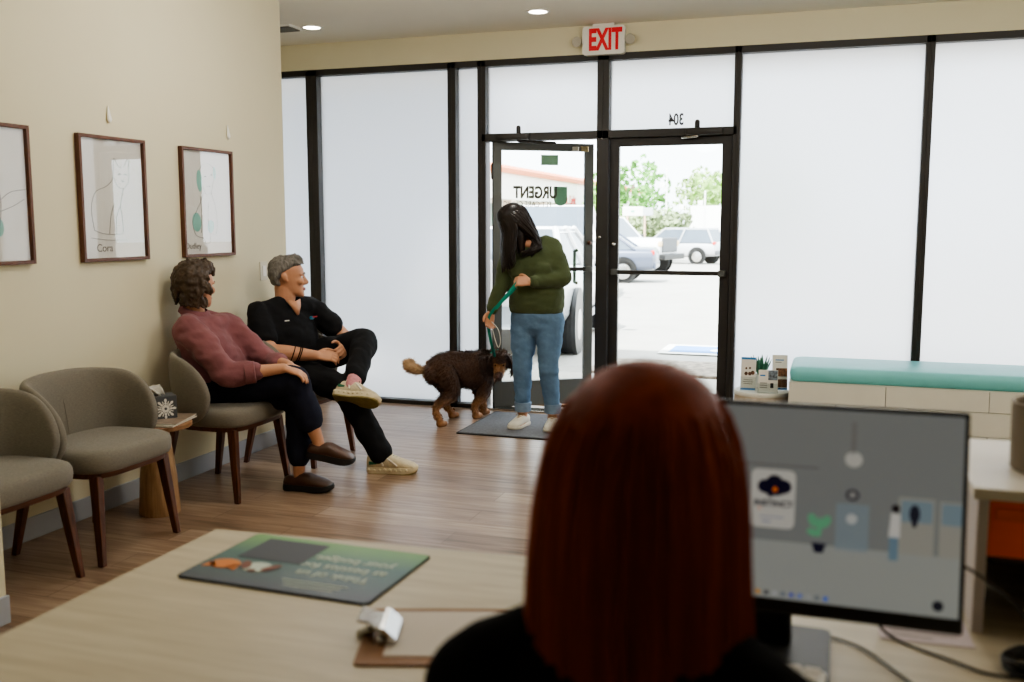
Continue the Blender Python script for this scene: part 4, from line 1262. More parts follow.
# leash from her left hand past the right hand to the dog's collar
lp = [WrL + V((-.075, -.03, .01)), V((-2.10, 6.29, 1.00)), V((-2.20, 6.28, .90)), V((-2.245, 6.29, .86)), WrR + V((-.01, -.035, -.055)), V((-2.300, 6.36, .68)), V((-2.315, 6.46, .57)), V((-2.350, 6.60, .50)), V((-2.395, 6.71, .47))]
b = MB().tube(lp, [(.010, .0018)] * len(lp), n=8, ref=(.3, -.9, .1), sub=5)
b.tube([lp[0], V((-2.09, 6.275, 1.025)), V((-2.17, 6.265, .93)), V((-2.225, 6.275, .87))], [(.012, .0018)] * 4, n=8, ref=(.3, -.9, .2), sub=5)
lo = b.build('leash', M['leash'], loc=(-2.3, 6.4, .4))
tag(lo, 'teal webbing dog leash running from the standing person to the brown dog', 'leash')
MB().tube([V((-2.275, 6.34, .77)), V((-2.225, 6.33, .72)), V((-2.212, 6.34, .64)), V((-2.235, 6.36, .59)), V((-2.26, 6.36, .65)), V((-2.275, 6.34, .74))], .0028, n=6, sub=5).build('white_cord', M['white'], lo, smooth=True)

# ---- seated man in black scrubs ------------------------------------------
neck = V((-3.250, 5.255, .985))
hc = V((-3.235, 5.262, 1.127))
hd = Head(hc, (.83, .52, -.04), (.04, 0, 1), 1.08)
ShR, ElR, WrR = V((-3.335, 5.065, .905)), V((-3.200, 4.985, .690)), V((-2.940, 5.075, .668))
ShL, ElL, WrL = V((-3.170, 5.430, .920)), V((-2.995, 5.520, .735)), V((-2.905, 5.330, .690))
HpR, KnR, AnR = V((-3.23, 5.14, .565)), V((-2.735, 5.05, .500)), V((-2.500, 5.030, .105))
HpL, KnL, AnL = V((-3.23, 5.35, .575)), V((-2.765, 5.375, .730)), V((-2.670, 5.040, .535))
b = MB()
hd.add(b)
b.tube([neck + V((-.02, 0, -.05)), neck, hc + hd.u * -.07 - hd.f * .015], [.066, .064, .064], n=16, sub=3)
b.tube([(-3.27, 5.25, .52), (-3.29, 5.25, .65), (-3.28, 5.25, .80), (-3.26, 5.25, .90), (-3.255, 5.255, .965)], [(.15, .11), (.15, .12), (.16, .11), (.12, .07), (.055, .055)], n=24, ref=(.92, -.38, 0), sub=3)
limb(b, ShR, ElR, WrR, (.056, .056, .051, .049, .031)); limb(b, ShL, ElL, WrL, (.056, .054, .049, .047, .031))
limb(b, HpR, KnR, AnR, (.09, .08, .058, .052, .036)); limb(b, HpL, KnL, AnL, (.09, .08, .058, .052, .036))
hand(b, WrR, (.85, .45, -.05), (-.3, .6, -.75), 1, .7, 1.05)
hand(b, WrL, (.55, -.82, -.1), (-.75, -.45, -.45), -1, .8, 1.05)
b.tube([AnR, AnR + V((.02, .005, -.05)), AnR + V((.14, .03, -.065))], [.036, .036, .032], n=12)
b.tube([AnL, AnL + V((.0, -.045, -.055)), AnL + V((.08, -.065, -.065))], [.036, .032, .024], n=12)
pm = body_build(b, M['skin2'], 'seated person with grey hair in black scrubs, legs crossed, facing the door', (-3.2, 5.25, 0))
hd.extras(pm, M['hairgr'])
b = MB()   # scrub top
b.tube([(-3.20, 5.25, .555), (-3.215, 5.245, .62), (-3.225, 5.245, .72), (-3.250, 5.245, .82), (-3.265, 5.25, .90), (-3.26, 5.255, .945), (-3.256, 5.255, .972)],
       [(.175, .135), (.185, .150), (.190, .150), (.195, .135), (.185, .108), (.140, .088), (.084, .080)], n=28, ref=(.92, -.38, 0), sub=3, round_cap=False, power=.9)
b.tube([ShR + V((.02, .05, .0)), ShL + V((-.02, -.05, 0))], [.080, .080], n=18)
b.tube([ShR + V((.03, .04, .012)), neck + V((-.01, -.05, -.03))], [.068, .05], n=14)
b.tube([ShL + V((-.01, -.04, .012)), neck + V((.0, .05, -.03))], [.068, .05], n=14)
b.tube([ShR + V((.012, .012, .002)), mid(ShR, ElR, .32), mid(ShR, ElR, .62)], [.078, .080, .076], n=18, sub=3)
b.tube([ShL + V((-.01, -.01, 0)), mid(ShL, ElL, .35), mid(ShL, ElL, .68)], [.076, .078, .074], n=18, sub=3)
garment(b, 'scrub_top', M['scrub'], pm, .009, 3, wrinkle(.010, 9, (1, 1, 1.6), 5))
# neckline opening: a skin V on the chest
fz = V((.92, -.38, 0)).normalized(); rt = V((-.38, -.92, 0)).normalized()
vb = MB()
o_ = V((-3.256, 5.255, 0))
vb.loft([[o_ + fz * .080 + rt * .050 + V((0, 0, .985)), o_ + fz * .105 + V((0, 0, .975)), o_ + fz * .080 - rt * .050 + V((0, 0, .985))],
         [o_ + fz * .108 + rt * .032 + V((0, 0, .945)), o_ + fz * .122 + V((0, 0, .940)), o_ + fz * .108 - rt * .032 + V((0, 0, .945))],
         [o_ + fz * .1255 + rt * .003 + V((0, 0, .895)), o_ + fz * .127 + V((0, 0, .893)), o_ + fz * .1255 - rt * .003 + V((0, 0, .895))]], cap=False, closed=False)
vo = vb.build('neckline', M['skin2'], pm, smooth=True); vo.modifiers.new('t', 'SOLIDIFY').thickness = .012
def chest(x, z, d): return o_ + fz * d + rt * x + V((0, 0, z))
eb = MB()
eb.prism(ellipse(0, 0, .017, .0105, 16), chest(-.105, .870, .128), -rt, (0, 0, 1), fz * .010)
eb.build('chest_emblem', mat('emblem_blue', (52, 120, 150), .6), pm)
eb = MB()
eb.prism([(-.004, .0), (.030, .002), (.034, .009), (.0, .010)], chest(-.110, .870, .136), -rt, (0, 0, 1), fz * .004)
eb.build('emblem_band', mat('emblem_red', (176, 60, 70), .6), pm)
MB().box(chest(.085, .866, .139), (.004, .034, .006), .001, Matrix.Rotation(math.radians(-22), 3, 'Z')).build('name_stitching', M['paper'], pm)
b = MB()   # trousers
b.tube([(-3.29, 5.25, .545), (-3.22, 5.25, .575), (-3.12, 5.25, .585)], [(.175, .09), (.185, .115), (.165, .10)], n=24, ref=(0, 0, 1), sub=3, power=.85)
limb(b, HpR, KnR + V((0, 0, -.02)), AnR + V((.0, 0, .01)), (.112, .100, .084, .078, .070))
limb(b, HpL, KnL, mid(KnL, AnL, .86), (.112, .102, .086, .078, .066))
garment(b, 'trousers', M['scrub'], pm, .010, 3, wrinkle(.011, 9, (1, 1, 1), 1))
dr = V((.0, -.18, -.05)); 
MB().tube([mid(KnL, AnL, .74), AnL, AnL + V((.0, -.03, -.035))], [.046, .044, .042], n=16).build('sock', M['pink'], pm, smooth=True)
shoe(pm, AnR + V((-.075, -.02, -.105)), AnR + V((.212, .052, -.102)), (0, 0, 1), 'run', .052)
shoe(pm, (-2.765, 4.965, .440), (-2.470, 4.945, .425), (.05, .70, .70), 'run', .054)
wb = MB()
for q, w in ((.50, .0475), (.62, .044), (.66, .044)):
    c = mid(ElR, WrR, q); ax = (WrR - ElR).normalized()
    s1 = ax.orthogonal().normalized(); s2 = ax.cross(s1)
    ring = [c + s1 * math.cos(2 * PI * k / 20) * w + s2 * math.sin(2 * PI * k / 20) * w + ax * (.018 * math.sin(2 * PI * k / 20)) for k in range(21)]
    wb.tube(ring, [.0032] * 21, n=6, round_cap=False)
wb.build('wrist_bands', M['blacktop'], pm, smooth=True)
b = MB()   # short grey hair
b.loft(head_rings(hd.c, hd.f, hd.u, hd.r, hd.s, .010, .30, 1.01, yfmax=lambda t: -.030 if t < .5 else (-.012 if t < .66 else (.052 if t < .78 else .085))))
rnd = random.Random(8)
for k in range(60):
    a = rnd.uniform(-.6, PI + .6); t0 = rnd.uniform(.78, 1.0)
    wd = .085 * math.sqrt(max(.05, 1 - ((t0 - .45) / .62) ** 2))
    p = hd.P(math.cos(a) * wd, math.sin(a) * wd * (1.1 if math.sin(a) < 0 else .9), t0 + .03)
    b.tube([p, p + hd.f * .02 + hd.u * .006, p + hd.f * .038 - hd.u * .002], [.008, .009, .003], n=6)
o = b.build('hair', M['hairgr'], pm)
bake(o, .006, 1, .5, wrinkle(.006, 45, (1, 1, .6), 2))

# ---- seated woman in mauve shirt ------------------------------------------
neck = V((-3.350, 4.490, .965))
hc = V((-3.345, 4.500, 1.115))
hd = Head(hc, (.30, .95, -.06), (.06, .02, 1), 1.03)
ShR, ElR, WrR = V((-3.290, 4.345, .880)), V((-3.010, 4.285, .662)), V((-2.765, 4.435, .690))
ShL, ElL, WrL = V((-3.260, 4.655, .875)), V((-3.010, 4.690, .680)), V((-2.800, 4.545, .690))
HpR, KnR, AnR = V((-3.20, 4.40, .565)), V((-2.745, 4.500, .625)), V((-2.635, 4.545, .290))
HpL, KnL, AnL = V((-3.20, 4.58, .560)), V((-2.770, 4.585, .500)), V((-2.755, 4.545, .110))
b = MB()
hd.add(b)
b.tube([neck + V((-.02, 0, -.05)), neck, hc + hd.u * -.07 - hd.f * .015], [.056, .054, .056], n=16, sub=3)
b.tube([(-3.24, 4.49, .52), (-3.29, 4.49, .65), (-3.32, 4.49, .80), (-3.33, 4.49, .88), (-3.345, 4.49, .945)], [(.14, .10), (.14, .11), (.14, .10), (.11, .07), (.05, .05)], n=24, ref=(.97, .1, 0), sub=3)
limb(b, ShR, ElR, WrR, (.05, .047, .040, .038, .027)); limb(b, ShL, ElL, WrL, (.05, .047, .040, .038, .027))
limb(b, HpR, KnR, AnR, (.09, .08, .056, .050, .033)); limb(b, HpL, KnL, AnL, (.09, .08, .056, .050, .033))
hand(b, WrR, (.90, .30, -.28), (-.1, .1, -1), 1, .55, 1.0)
hand(b, WrL, (.88, -.40, -.22), (.05, -.1, -1), -1, .5, 1.0)
b.tube([AnR, AnR + V((.012, .0, -.05)), AnR + V((.07, .01, -.088))], [.033, .034, .024], n=12)
b.tube([AnL, AnL + V((.0, 0, -.04)), AnL + V((.06, .01, -.072))], [.033, .034, .024], n=12)
pf = body_build(b, M['skin2'], 'seated person with short brown hair in mauve shirt, facing away to the door', (-3.2, 4.49, 0))
hd.extras(pf, M['hairbr'])
b = MB()   # shirt, hanging over the seat
b.tube([(-3.195, 4.49, .525), (-3.205, 4.49, .58), (-3.230, 4.49, .68), (-3.290, 4.49, .79), (-3.335, 4.49, .875), (-3.345, 4.49, .925), (-3.348, 4.49, .955)],
       [(.185, .150), (.190, .155), (.185, .150), (.185, .135), (.160, .105), (.105, .085), (.072, .074)], n=28, ref=(.97, .1, 0), sub=3, round_cap=False, power=.9)
b.tube([ShR + V((.0, .04, -.005)), ShL + V((0, -.04, -.005))], [.078, .078], n=18)
b.tube([ShR + V((-.01, .02, .015)), neck + V((-.005, -.045, -.03))], [.070, .052], n=14)
b.tube([ShL + V((-.01, -.02, .015)), neck + V((-.005, .045, -.03))], [.070, .052], n=14)
limb(b, ShR + V((0, .015, 0)), ElR, mid(ElR, WrR, .46), (.086, .080, .070, .064, .056))
limb(b, ShL + V((0, -.02, 0)), ElL, mid(ElL, WrL, .5), (.082, .076, .066, .060, .052))
garment(b, 'shirt', M['mauve'], pf, .009, 3, wrinkle(.014, 8, (1, 1, 1.7), 7))
b = MB()   # collar
cr_ = []
for z, w in ((.945, .082), (.972, .070), (.990, .068), (.985, .078), (.955, .092)):
    cr_.append([neck + V((0, 0, z - .965)) + V((math.cos(a) * w * .95, math.sin(a) * w, .022 * (-math.cos(a)) + .004)) for a in [2 * PI * k / 28 for k in range(28)]])
b.loft(cr_, cap=False)
b.build('collar', M['mauve'], pf, smooth=50)
b = MB()
cf = mid(ElR, WrR, .46); ax = (WrR - ElR).normalized()
b.tube([cf - ax * .045, cf - ax * .04, cf + ax * .008, cf + ax * .012], [.050, .061, .059, .052], n=20, round_cap=False)
b.build('sleeve_cuff', M['mauve'], pf, smooth=50)
b = MB()   # navy trousers
b.tube([(-3.27, 4.49, .545), (-3.20, 4.49, .565), (-3.10, 4.49, .575)], [(.170, .085), (.180, .105), (.155, .095)], n=24, ref=(0, 0, 1), sub=3, power=.85)
limb(b, HpR, KnR, mid(KnR, AnR, .66), (.108, .098, .082, .078, .070))
limb(b, HpL, KnL, mid(KnL, AnL, .80), (.105, .095, .078, .072, .064))
garment(b, 'trousers', M['navy'], pf, .010, 3, wrinkle(.008, 10, (1, 1, 1), 4))
shoe(pf, AnL + V((-.085, -.005, -.110)), AnL + V((.195, .02, -.108)), (0, 0, 1), 'clog', .054)
shoe(pf, AnR + V((-.055, -.02, -.092)), AnR + V((.195, .04, -.135)), (.18, .03, .95), 'clog', .054)
b = MB()   # short wavy hair
b.loft(head_rings(hd.c, hd.f, hd.u, hd.r, hd.s, .022, .10, 1.01, yfmax=lambda t: -.035 if t < .5 else (.0 if t < .68 else (.045 if t < .8 else .088))))
rnd = random.Random(3)
for k in range(150):
    a = rnd.uniform(PI * .92, PI * 2.08) if k < 110 else rnd.uniform(0, PI)
    t0 = rnd.uniform(.12, 1.02) if k < 110 else rnd.uniform(.86, 1.04)
    wd = .096 * math.sqrt(max(.12, 1 - ((t0 - .5) / .60) ** 2))
    p = hd.P(math.cos(a) * wd, math.sin(a) * wd * 1.22, t0)
    nr = (hd.r * math.cos(a) + hd.f * math.sin(a)); tg = (hd.r * -math.sin(a) + hd.f * math.cos(a))
    sgn = rnd.choice((-1, 1))
    pts = [p + hd.u * .022, p + nr * .007 + tg * .008 * sgn, p - hd.u * .018 + nr * .002 - tg * .004 * sgn, p - hd.u * .032 + nr * .009 + tg * .010 * sgn]
    b.tube(pts, [.006, .011, .010, .003], n=6, sub=3)
o = b.build('hair', M['hairbr'], pf)
bake(o, .0055, 1, .4, wrinkle(.007, 40, (1, 1, 1), 2))

# ---- receptionist seen from behind ------------------------------------------
B0 = V((-.200, 1.035, 0))
f_, u_, r_ = basis((.10, 1, 0), (0, 0, 1))
hc = B0 + V((0, .01, 1.172))
hd = Head(hc, (.10, 1, -.10), (0, .03, 1), 1.0)
ShL, ElL, WrL = V((-.372, 1.01, .915)), V((-.400, 1.16, .775)), V((-.27, 1.34, .785))
ShR, ElR, WrR = V((-.028, 1.00, .905)), V((.005, 1.15, .770)), V((-.09, 1.34, .785))
b = MB()
hd.add(b)
b.tube([B0 + V((0, -.01, .96)), B0 + V((0, 0, 1.03)), hc - hd.u * .06], [.06, .054, .056], n=16, sub=3)
b.tube([B0 + V((0, -.04, .50)), B0 + V((0, -.04, .65)), B0 + V((0, -.03, .80)), B0 + V((0, -.02, .90)), B0 + V((0, -.01, .98))], [(.15, .11), (.13, .10), (.15, .11), (.12, .08), (.05, .05)], n=24, ref=(0, 1, 0), sub=3)
limb(b, ShL, ElL, WrL, (.05, .045, .038, .036, .025)); limb(b, ShR, ElR, WrR, (.05, .045, .038, .036, .025))
hand(b, WrL, (.35, .92, -.12), (0, 0, -1), -1, .35, .95); hand(b, WrR, (-.25, .95, -.12), (0, 0, -1), 1, .35, .95)
for s_ in (-1, 1):
    limb(b, B0 + V((s_ * .09, -.02, .52)), B0 + V((s_ * .10, .40, .52)), B0 + V((s_ * .10, .42, .10)), (.09, .08, .056, .05, .034))
    b.tube([B0 + V((s_ * .10, .42, .10)), B0 + V((s_ * .10, .44, .045)), B0 + V((s_ * .10, .58, .035))], [.034, .036, .028], n=12)
pr = body_build(b, M['skin'], 'seated person with long straight red hair and black top, seen from behind', (B0.x, B0.y, 0), .0065)
b = MB()
b.tube([B0 + V((0, -.04, .48)), B0 + V((0, -.045, .62)), B0 + V((0, -.04, .78)), B0 + V((0, -.025, .88)), B0 + V((0, -.02, .945)), B0 + V((0, -.012, .985)), B0 + V((0, -.008, 1.01))],
       [(.175, .125), (.16, .12), (.178, .13), (.190, .118), (.175, .095), (.125, .08), (.08, .065)], n=28, ref=(0, 1, 0), sub=3, round_cap=False, power=.9)
b.tube([ShL, ShR], [.07, .07], n=18)
b.tube([ShL + V((.01, 0, .02)), B0 + V((-.05, -.01, 1.0))], [.062, .05], n=16)
b.tube([ShR + V((-.01, 0, .02)), B0 + V((.05, -.01, 1.0))], [.062, .05], n=16)
limb(b, ShL, ElL, mid(ElL, WrL, .8), (.070, .062, .052, .048, .038)); limb(b, ShR, ElR, mid(ElR, WrR, .8), (.072, .062, .052, .048, .038))
garment(b, 'black_top', M['blacktop'], pr, .01, 3, wrinkle(.005, 10, (1, 1, 1), 3))
b = MB()
for s_ in (-1, 1):
    limb(b, B0 + V((s_ * .09, -.03, .53)), B0 + V((s_ * .10, .40, .525)), B0 + V((s_ * .10, .42, .14)), (.105, .095, .078, .068, .055))
b.tube([B0 + V((-.16, -.03, .53)), B0 + V((.16, -.03, .53))], .11, n=18)
garment(b, 'trousers', M['blacktop'], pr, .011, 3)
for s_ in (-1, 1):
    shoe(pr, B0 + V((s_ * .10, .37, .002)), B0 + V((s_ * .10, .62, .002)), (0, 0, 1), 'flat', .046)
# hair: a full length mantle with combed strand ridges
rows = [(1.304, .004, .006, .02, .0), (1.301, .030, .030, .03, .0), (1.292, .055, .055, .052, .0), (1.276, .077, .080, .072, .0), (1.250, .093, .100, .088, .0), (1.215, .106, .112, .096, -.003),
        (1.170, .116, .118, .090, -.004), (1.12, .122, .118, .070, -.005), (1.07, .1255, .114, .050, -.006), (1.02, .128, .112, .03, -.005), (.97, .131, .112, .012, -.003), (.90, .134, .114, .0, 0), (.82, .132, .112, -.01, 0), (.74, .122, .104, -.02, 0), (.69, .104, .094, -.03, 0)]
rows = [(z - .003, hw * (.965 if z < 1.2 else .90 + .065 * max(0, (1.30 - z)) / .10), db, df, dx + .006) for z, hw, db, df, dx in rows]
rows = [tuple(q) for q in cat(rows, 4)]
camr = V((math.cos(math.radians(18.5)), math.sin(math.radians(18.5)), 0)); back = V((math.sin(math.radians(10)), -math.cos(math.radians(10)), 0))
rgt = V((math.cos(math.radians(10)), math.sin(math.radians(10)), 0))
rings = []
NH = 150
rnd = random.Random(11)
ph = [rnd.uniform(0, 6.28) for _ in range(6)]
for z, hw, db, df, dx in rows:
    ring = []
    for k in range(NH):
        a = 2 * PI * k / NH
        ca, sa = math.cos(a), math.sin(a)
        wob = 1 + (.006 * math.sin(a * 13 + ph[0] + z * 5) + .006 * math.sin(a * 29 + ph[1] - z * 9) + .005 * math.sin(a * 53 + ph[2] + 14 * z)) * min(1, max(0, (1.30 - z) * 8))
        ca2 = math.copysign(abs(ca) ** .9, ca)
        dd = db if sa > 0 else df
        if sa <= 0 and z < 1.02: dd = df
        ring.append(B0 + V((0, .0, z)) + rgt * (ca2 * hw * wob + dx) + back * (sa * dd * wob - .005))
    rings.append(ring)
b = MB(); b.loft(rings)
for k in range(90):       # loose strands over the mantle
    a = rnd.uniform(-.15, PI + .15)
    z1 = rnd.uniform(.68, .95)
    pts = []
    for i in range(9):
        z = 1.298 + (z1 - 1.298) * i / 8
        j = min(range(len(rows)), key=lambda q: abs(rows[q][0] - z))
        _, hw, db, df, dx = rows[j]
        dd = db if math.sin(a) > 0 else df
        g = 1.002 + .006 * math.sin(i * .8 + k)
        pts.append(B0 + V((0, 0, z)) + rgt * (math.cos(a) * hw * g + dx) + back * (math.sin(a) * dd * g - .005))
    b.tube(pts, [.0015] + [.0042] * 7 + [.001], n=5, sub=2)
b.build('hair', M['hairrd'], pr, smooth=True)
# her chair (mostly hidden by her)
oc_ = thing('office_chair', 'dark office chair under the red haired person', 'chair', (B0.x, B0.y, 0))
MB().box((B0.x, B0.y - .02, .385), (.48, .46, .07), .03).build('seat', M['blackpl'], oc_, smooth=40)
MB().tube([(B0.x, B0.y - .02, .06), (B0.x, B0.y - .02, .35)], .03).build('gas_post', M['blackpl'], oc_, smooth=40)
for k in range(5):
    a = k * 2 * PI / 5 + .3
    e = V((B0.x + .30 * math.cos(a), B0.y - .02 + .30 * math.sin(a), .075))
    g = MB().tube([(B0.x, B0.y - .02, .10), e], [.022, .016]).build('base_arm', M['blackpl'], oc_, smooth=True)
    MB().tube([e + V((-.012, 0, -.045)), e + V((.012, 0, -.045))], .028, n=14).build('castor', M['blackpl'], g, smooth=40)

# ---- dog ------------------------------------------
def dogcol(p):
    """coat colour by place on the body (chocolate with tan points)"""
    dk_, tn, bl = (.082, .038, .021), (.34, .165, .070), (.56, .38, .22)
    x = max(0, min(1, (.205 + .03 * noise.noise(p * 30) - p.z) / .08))
    c = [a + (b2 - a) * x * .9 for a, b2 in zip(dk_, tn)]
    return c, dk_, tn, bl
fd = V((.52, .85, 0)).normalized(); rd = V((fd.y, -fd.x, 0))
Hc = V((-2.715, 6.50, .375)); Sc = V((-2.500, 6.775, .375))
U = V((0, 0, 1))
b = MB()
b.tube([Hc - fd * .085 + U * -.01, Hc - fd * .04 + U * .005, Hc + fd * .07 + U * .018, mid(Hc, Sc) + U * .005, Sc - fd * .05 + U * -.012, Sc + fd * .05 + U * .0, Sc + fd * .12 + U * .015],
       [(.066, .080), (.095, .116), (.099, .126), (.104, .128), (.112, .146), (.096, .128), (.066, .075)], n=24, ref=(0, 0, 1), sub=3)
hdc = V((-2.352, 6.735, .418))
df_, du_, dr_ = basis((.22, -.90, -.34), (.05, -.28, 1))
b.tube([Sc + fd * .04 + U * .03, Sc + fd * .11 + rd * .02 + U * .055, hdc - df_ * .04], [.088, .078, .066], n=18, sub=3)
HP = lambda x, y, z: hdc + (dr_ * x + df_ * y + du_ * z) * 1.12
b.ball(HP(0, -.01, .012), (.073, .078, .070), 3, rot=Matrix((dr_, df_, du_)).transposed())
b.tube([HP(0, .03, -.012), HP(0, .085, -.028), HP(0, .125, -.033)], [(.046, .041), (.036, .031), (.028, .023)], n=14, ref=du_, sub=3)
for k in (-1, 1):      # hanging ears
    b.tube([HP(.046 * k, -.012, .052), HP(.070 * k, -.004, .028), HP(.080 * k, .004, -.022), HP(.074 * k, .010, -.070)], [(.016, .014), (.032, .014), (.036, .014), (.018, .010)], n=12, ref=dr_, sub=3)
def dleg(top, p2, p3, paw, r):
    b.tube([top, p2, p3, V(paw) + U * .03], r, n=12, sub=4)
    b.tube([V(paw) + U * .022 - fd * .012, V(paw) + U * .020 + fd * .035], [.026, .022], n=12)
RN, RF = V((-2.665, 6.335, 0)), V((-2.705, 6.66, 0))
FN, FF = V((-2.530, 6.700, 0)), V((-2.527, 6.86, 0))
dleg(Hc + rd * .055 - fd * .02 + U * -.01, Hc + rd * .075 + fd * .02 + U * -.145, V((-2.705, 6.345, .135)), RN, [.086, .066, .028, .026])
dleg(Hc - rd * .055 - fd * .0 + U * -.01, Hc - rd * .05 + fd * .09 + U * -.145, V((-2.745, 6.60, .135)), RF, [.083, .063, .028, .026])
dleg(Sc + rd * .05 - fd * .01 + U * -.06, Sc + rd * .045 - fd * .05 + U * -.20, V((-2.535, 6.69, .10)), FN, [.072, .046, .030, .028])
dleg(Sc - rd * .05 + fd * .01 + U * -.06, Sc - rd * .05 - fd * .0 + U * -.20, V((-2.535, 6.85, .10)), FF, [.070, .044, .030, .028])
tb = Hc - fd * .10 + U * .015
tl_ = [tb + fd * .03, tb + V((-.045, -.005, .0)), tb + V((-.105, -.005, .005)), tb + V((-.155, -.015, .018)), tb + V((-.178, -.01, .05)), tb + V((-.150, 0, .068))]
b.tube(tl_, [.024, .022, .036, .040, .034, .014], n=12, sub=3)
dog = b.build('dog', attr_mat('dog_coat', .6, sheen=.1), loc=(-2.6, 6.62, 0))
bake(dog, .007, 2, .5)
tag(dog, 'chocolate brown and tan dog with hanging ears and curled blond tail', 'dog')
me = dog.data; off = V((-2.6, 6.62, 0))
def coat(p):
    c, dk_, tn, bl = dogcol(p)
    q = p - hdc
    y, z, x = q.dot(df_), q.dot(du_), q.dot(dr_)
    if q.length < .17:
        if y > .035 and abs(x) < .045 and z < .03: c = tn if y < .115 else (.10, .045, .03)
        elif y > .02 and z < -.02 and abs(x) < .05: c = tn
        elif abs(x) > .05: c = (.045, .022, .014)
    if (p - tb).length > .055 and p.x < tb.x - .035 and p.z > .28:
        k = min(1, max(0, (tb.x - .035 - p.x) / .06)); c = [a + (b2 - a) * k for a, b2 in zip((.12, .06, .03), bl)]
    ch_ = p - (Sc + fd * .13 + U * -.10)
    if ch_.length < .07: c = [a * .45 + .55 * b2 for a, b2 in zip(c, (.42, .30, .2))]
    n = 1 + .35 * noise.noise(p * 45)
    return tuple(max(0, min(1, v * n)) for v in c) + (1,)
# fur tufts grown into the same mesh
bm = bmesh.new(); bm.from_mesh(me)
bm.faces.ensure_lookup_table(); bm.normal_update()
rnd = random.Random(2)
tot = [(f.calc_center_median().copy(), f.normal.copy()) for f in bm.faces]
rnd.shuffle(tot)
flow = (-fd * .75 - U * .65)
for c, n in tot[:9000]:
    p = c + off
    q = (p - hdc).length
    if p.z < .05: continue
    L = .012 if (q < .14 and (p - hdc).dot(df_) > .02) else (.016 if p.z < .18 else rnd.uniform(.022, .036))
    fl = flow if q > .12 else (-U * .8 - df_ * .3)
    if p.x < tb.x - .03 and p.z > .28: fl = V((-.8, 0, .15)); L = .03
    d = (fl - n * fl.dot(n)) + n * .45 + V((rnd.uniform(-.3, .3), rnd.uniform(-.3, .3), rnd.uniform(-.3, .3)))
    d.normalize()
    s1 = d.cross(n)
    if s1.length < .01: continue
    s1 = s1.normalized() * .0042
    vs = [bm.verts.new(c - s1 - n * .002), bm.verts.new(c + s1 - n * .002), bm.verts.new(c + d * L * .6 + s1 * .6), bm.verts.new(c + d * L), bm.verts.new(c + d * L * .6 - s1 * .6)]
    f = bm.faces.new(vs); f.smooth = True
bm.to_mesh(me); bm.free()
at_ = me.color_attributes.new('Col', 'FLOAT_COLOR', 'POINT')
buf = []
for v in me.vertices:
    buf.extend(coat(v.co + off))
at_.data.foreach_set('color', buf)
for k in (-1, 1):
    MB().ball(HP(.026 * k, .050, .016), .0085).build('eye', M['iris'], dog, smooth=True)
MB().ball(HP(0, .146, -.026), (.015, .012, .011)).build('nose', mat('dog_nose', (84, 54, 48), .35), dog, smooth=True)
b = MB()
cc = mid(Sc + fd * .10 + rd * .02 + U * .05, hdc - df_ * .04, .45); ca_ = (hdc - df_ * .04 - (Sc + fd * .08 + U * .04)).normalized()
s1 = ca_.orthogonal().normalized(); s2 = ca_.cross(s1)
b.tube([cc + s1 * math.cos(2 * PI * k / 24) * .080 + s2 * math.sin(2 * PI * k / 24) * .080 for k in range(25)], [(.009, .003)] * 25, n=8, round_cap=False, ref=ca_)
co_ = b.build('collar', M['leash'], dog, smooth=True)
MB().lathe([(0, -.0015), (.013, -.0015), (.013, .0015), (0, .0015)], hdc + V((.02, -.07, -.105)), 16).build('id_tag', M['chrome'], co_)
#PART4
# ------------------------------------------------------------------ outside
struct(MB().box((-1, 8.2, -.07), (40, 2.14, .1)), 'ground_pavement', mat('pavement', (196, 190, 182), .9, var=.05, scale=3, bump=.1, bscale=60))
struct(MB().box((-5, 74.9, -.085 - .683), (180, 130.2, .1), 0, Matrix.Rotation(math.radians(-.6), 3, 'X')), 'ground_asphalt', mat('asphalt', (172, 168, 162), .95, var=.06, scale=1.5))
mu = MB().box((1.15, 9.75, -.02), (7.0, .97, .06), .02)
m_ = mat('gravel_bed', (150, 138, 126), .95, var=.5, scale=14, bump=.6, bscale=40)
struct(mu, 'ground_gravel', m_)
struct(MB().box((-1, 7.2, 3.9), (40, .24, 2.0)), 'wall_facade', mat('facade_tan', (196, 176, 148), .9, var=.03))
struct(MB().box((-1, 8.1, 2.90), (40, 1.8, .14)), 'trim_shade_canopy', mat('shade_canopy_tan', (206, 190, 160), .9, var=.03))  # unseen overhang, added to darken the tops of the frosted panes
struct(MB().box((-6.2, 11.9, 2.2), (.4, 9.2, 4.6)), 'wall_pane_shade', mat('pane_shade_greyblue', (98, 110, 126), .9, var=.05))  # unseen wall, added to block sky light from the left panes
pk = thing('parking_marking', 'blue and white accessible parking marking painted on the lot', 'road marking', (-1.2, 11.5, -.05))
MB().box((-.95, 11.52, -.034), (2.0, .86, .004)).build('white_border', mat('road_white', (236, 234, 230), .8, var=.05, scale=8), pk)
MB().prism([(-1.84, 11.22), (0, 11.22), (0, 11.82), (-1.84, 11.82)], (0, 0, -.032), (1, 0, 0), (0, 1, 0), (0, 0, .003)).build('blue_square', mat('road_blue', (96, 144, 206), .8, var=.1, scale=8), pk)
b = MB()
wp = [(-1.05, 11.66), (-1.02, 11.52), (-.95, 11.38)]
b.tube([(x, y, -.028) for x, y in [(-.95, 11.72), (-1.0, 11.6), (-1.15, 11.5), (-1.25, 11.58), (-1.35, 11.45)]], [(.035, .004)] * 5, n=8, ref=(0, 0, 1), sub=4)
b.tube([(-1.2 + .16 * math.cos(a), 11.46 + .12 * math.sin(a), -.028) for a in [k * .3 for k in range(16)]], [(.028, .004)] * 16, n=8, ref=(0, 0, 1))
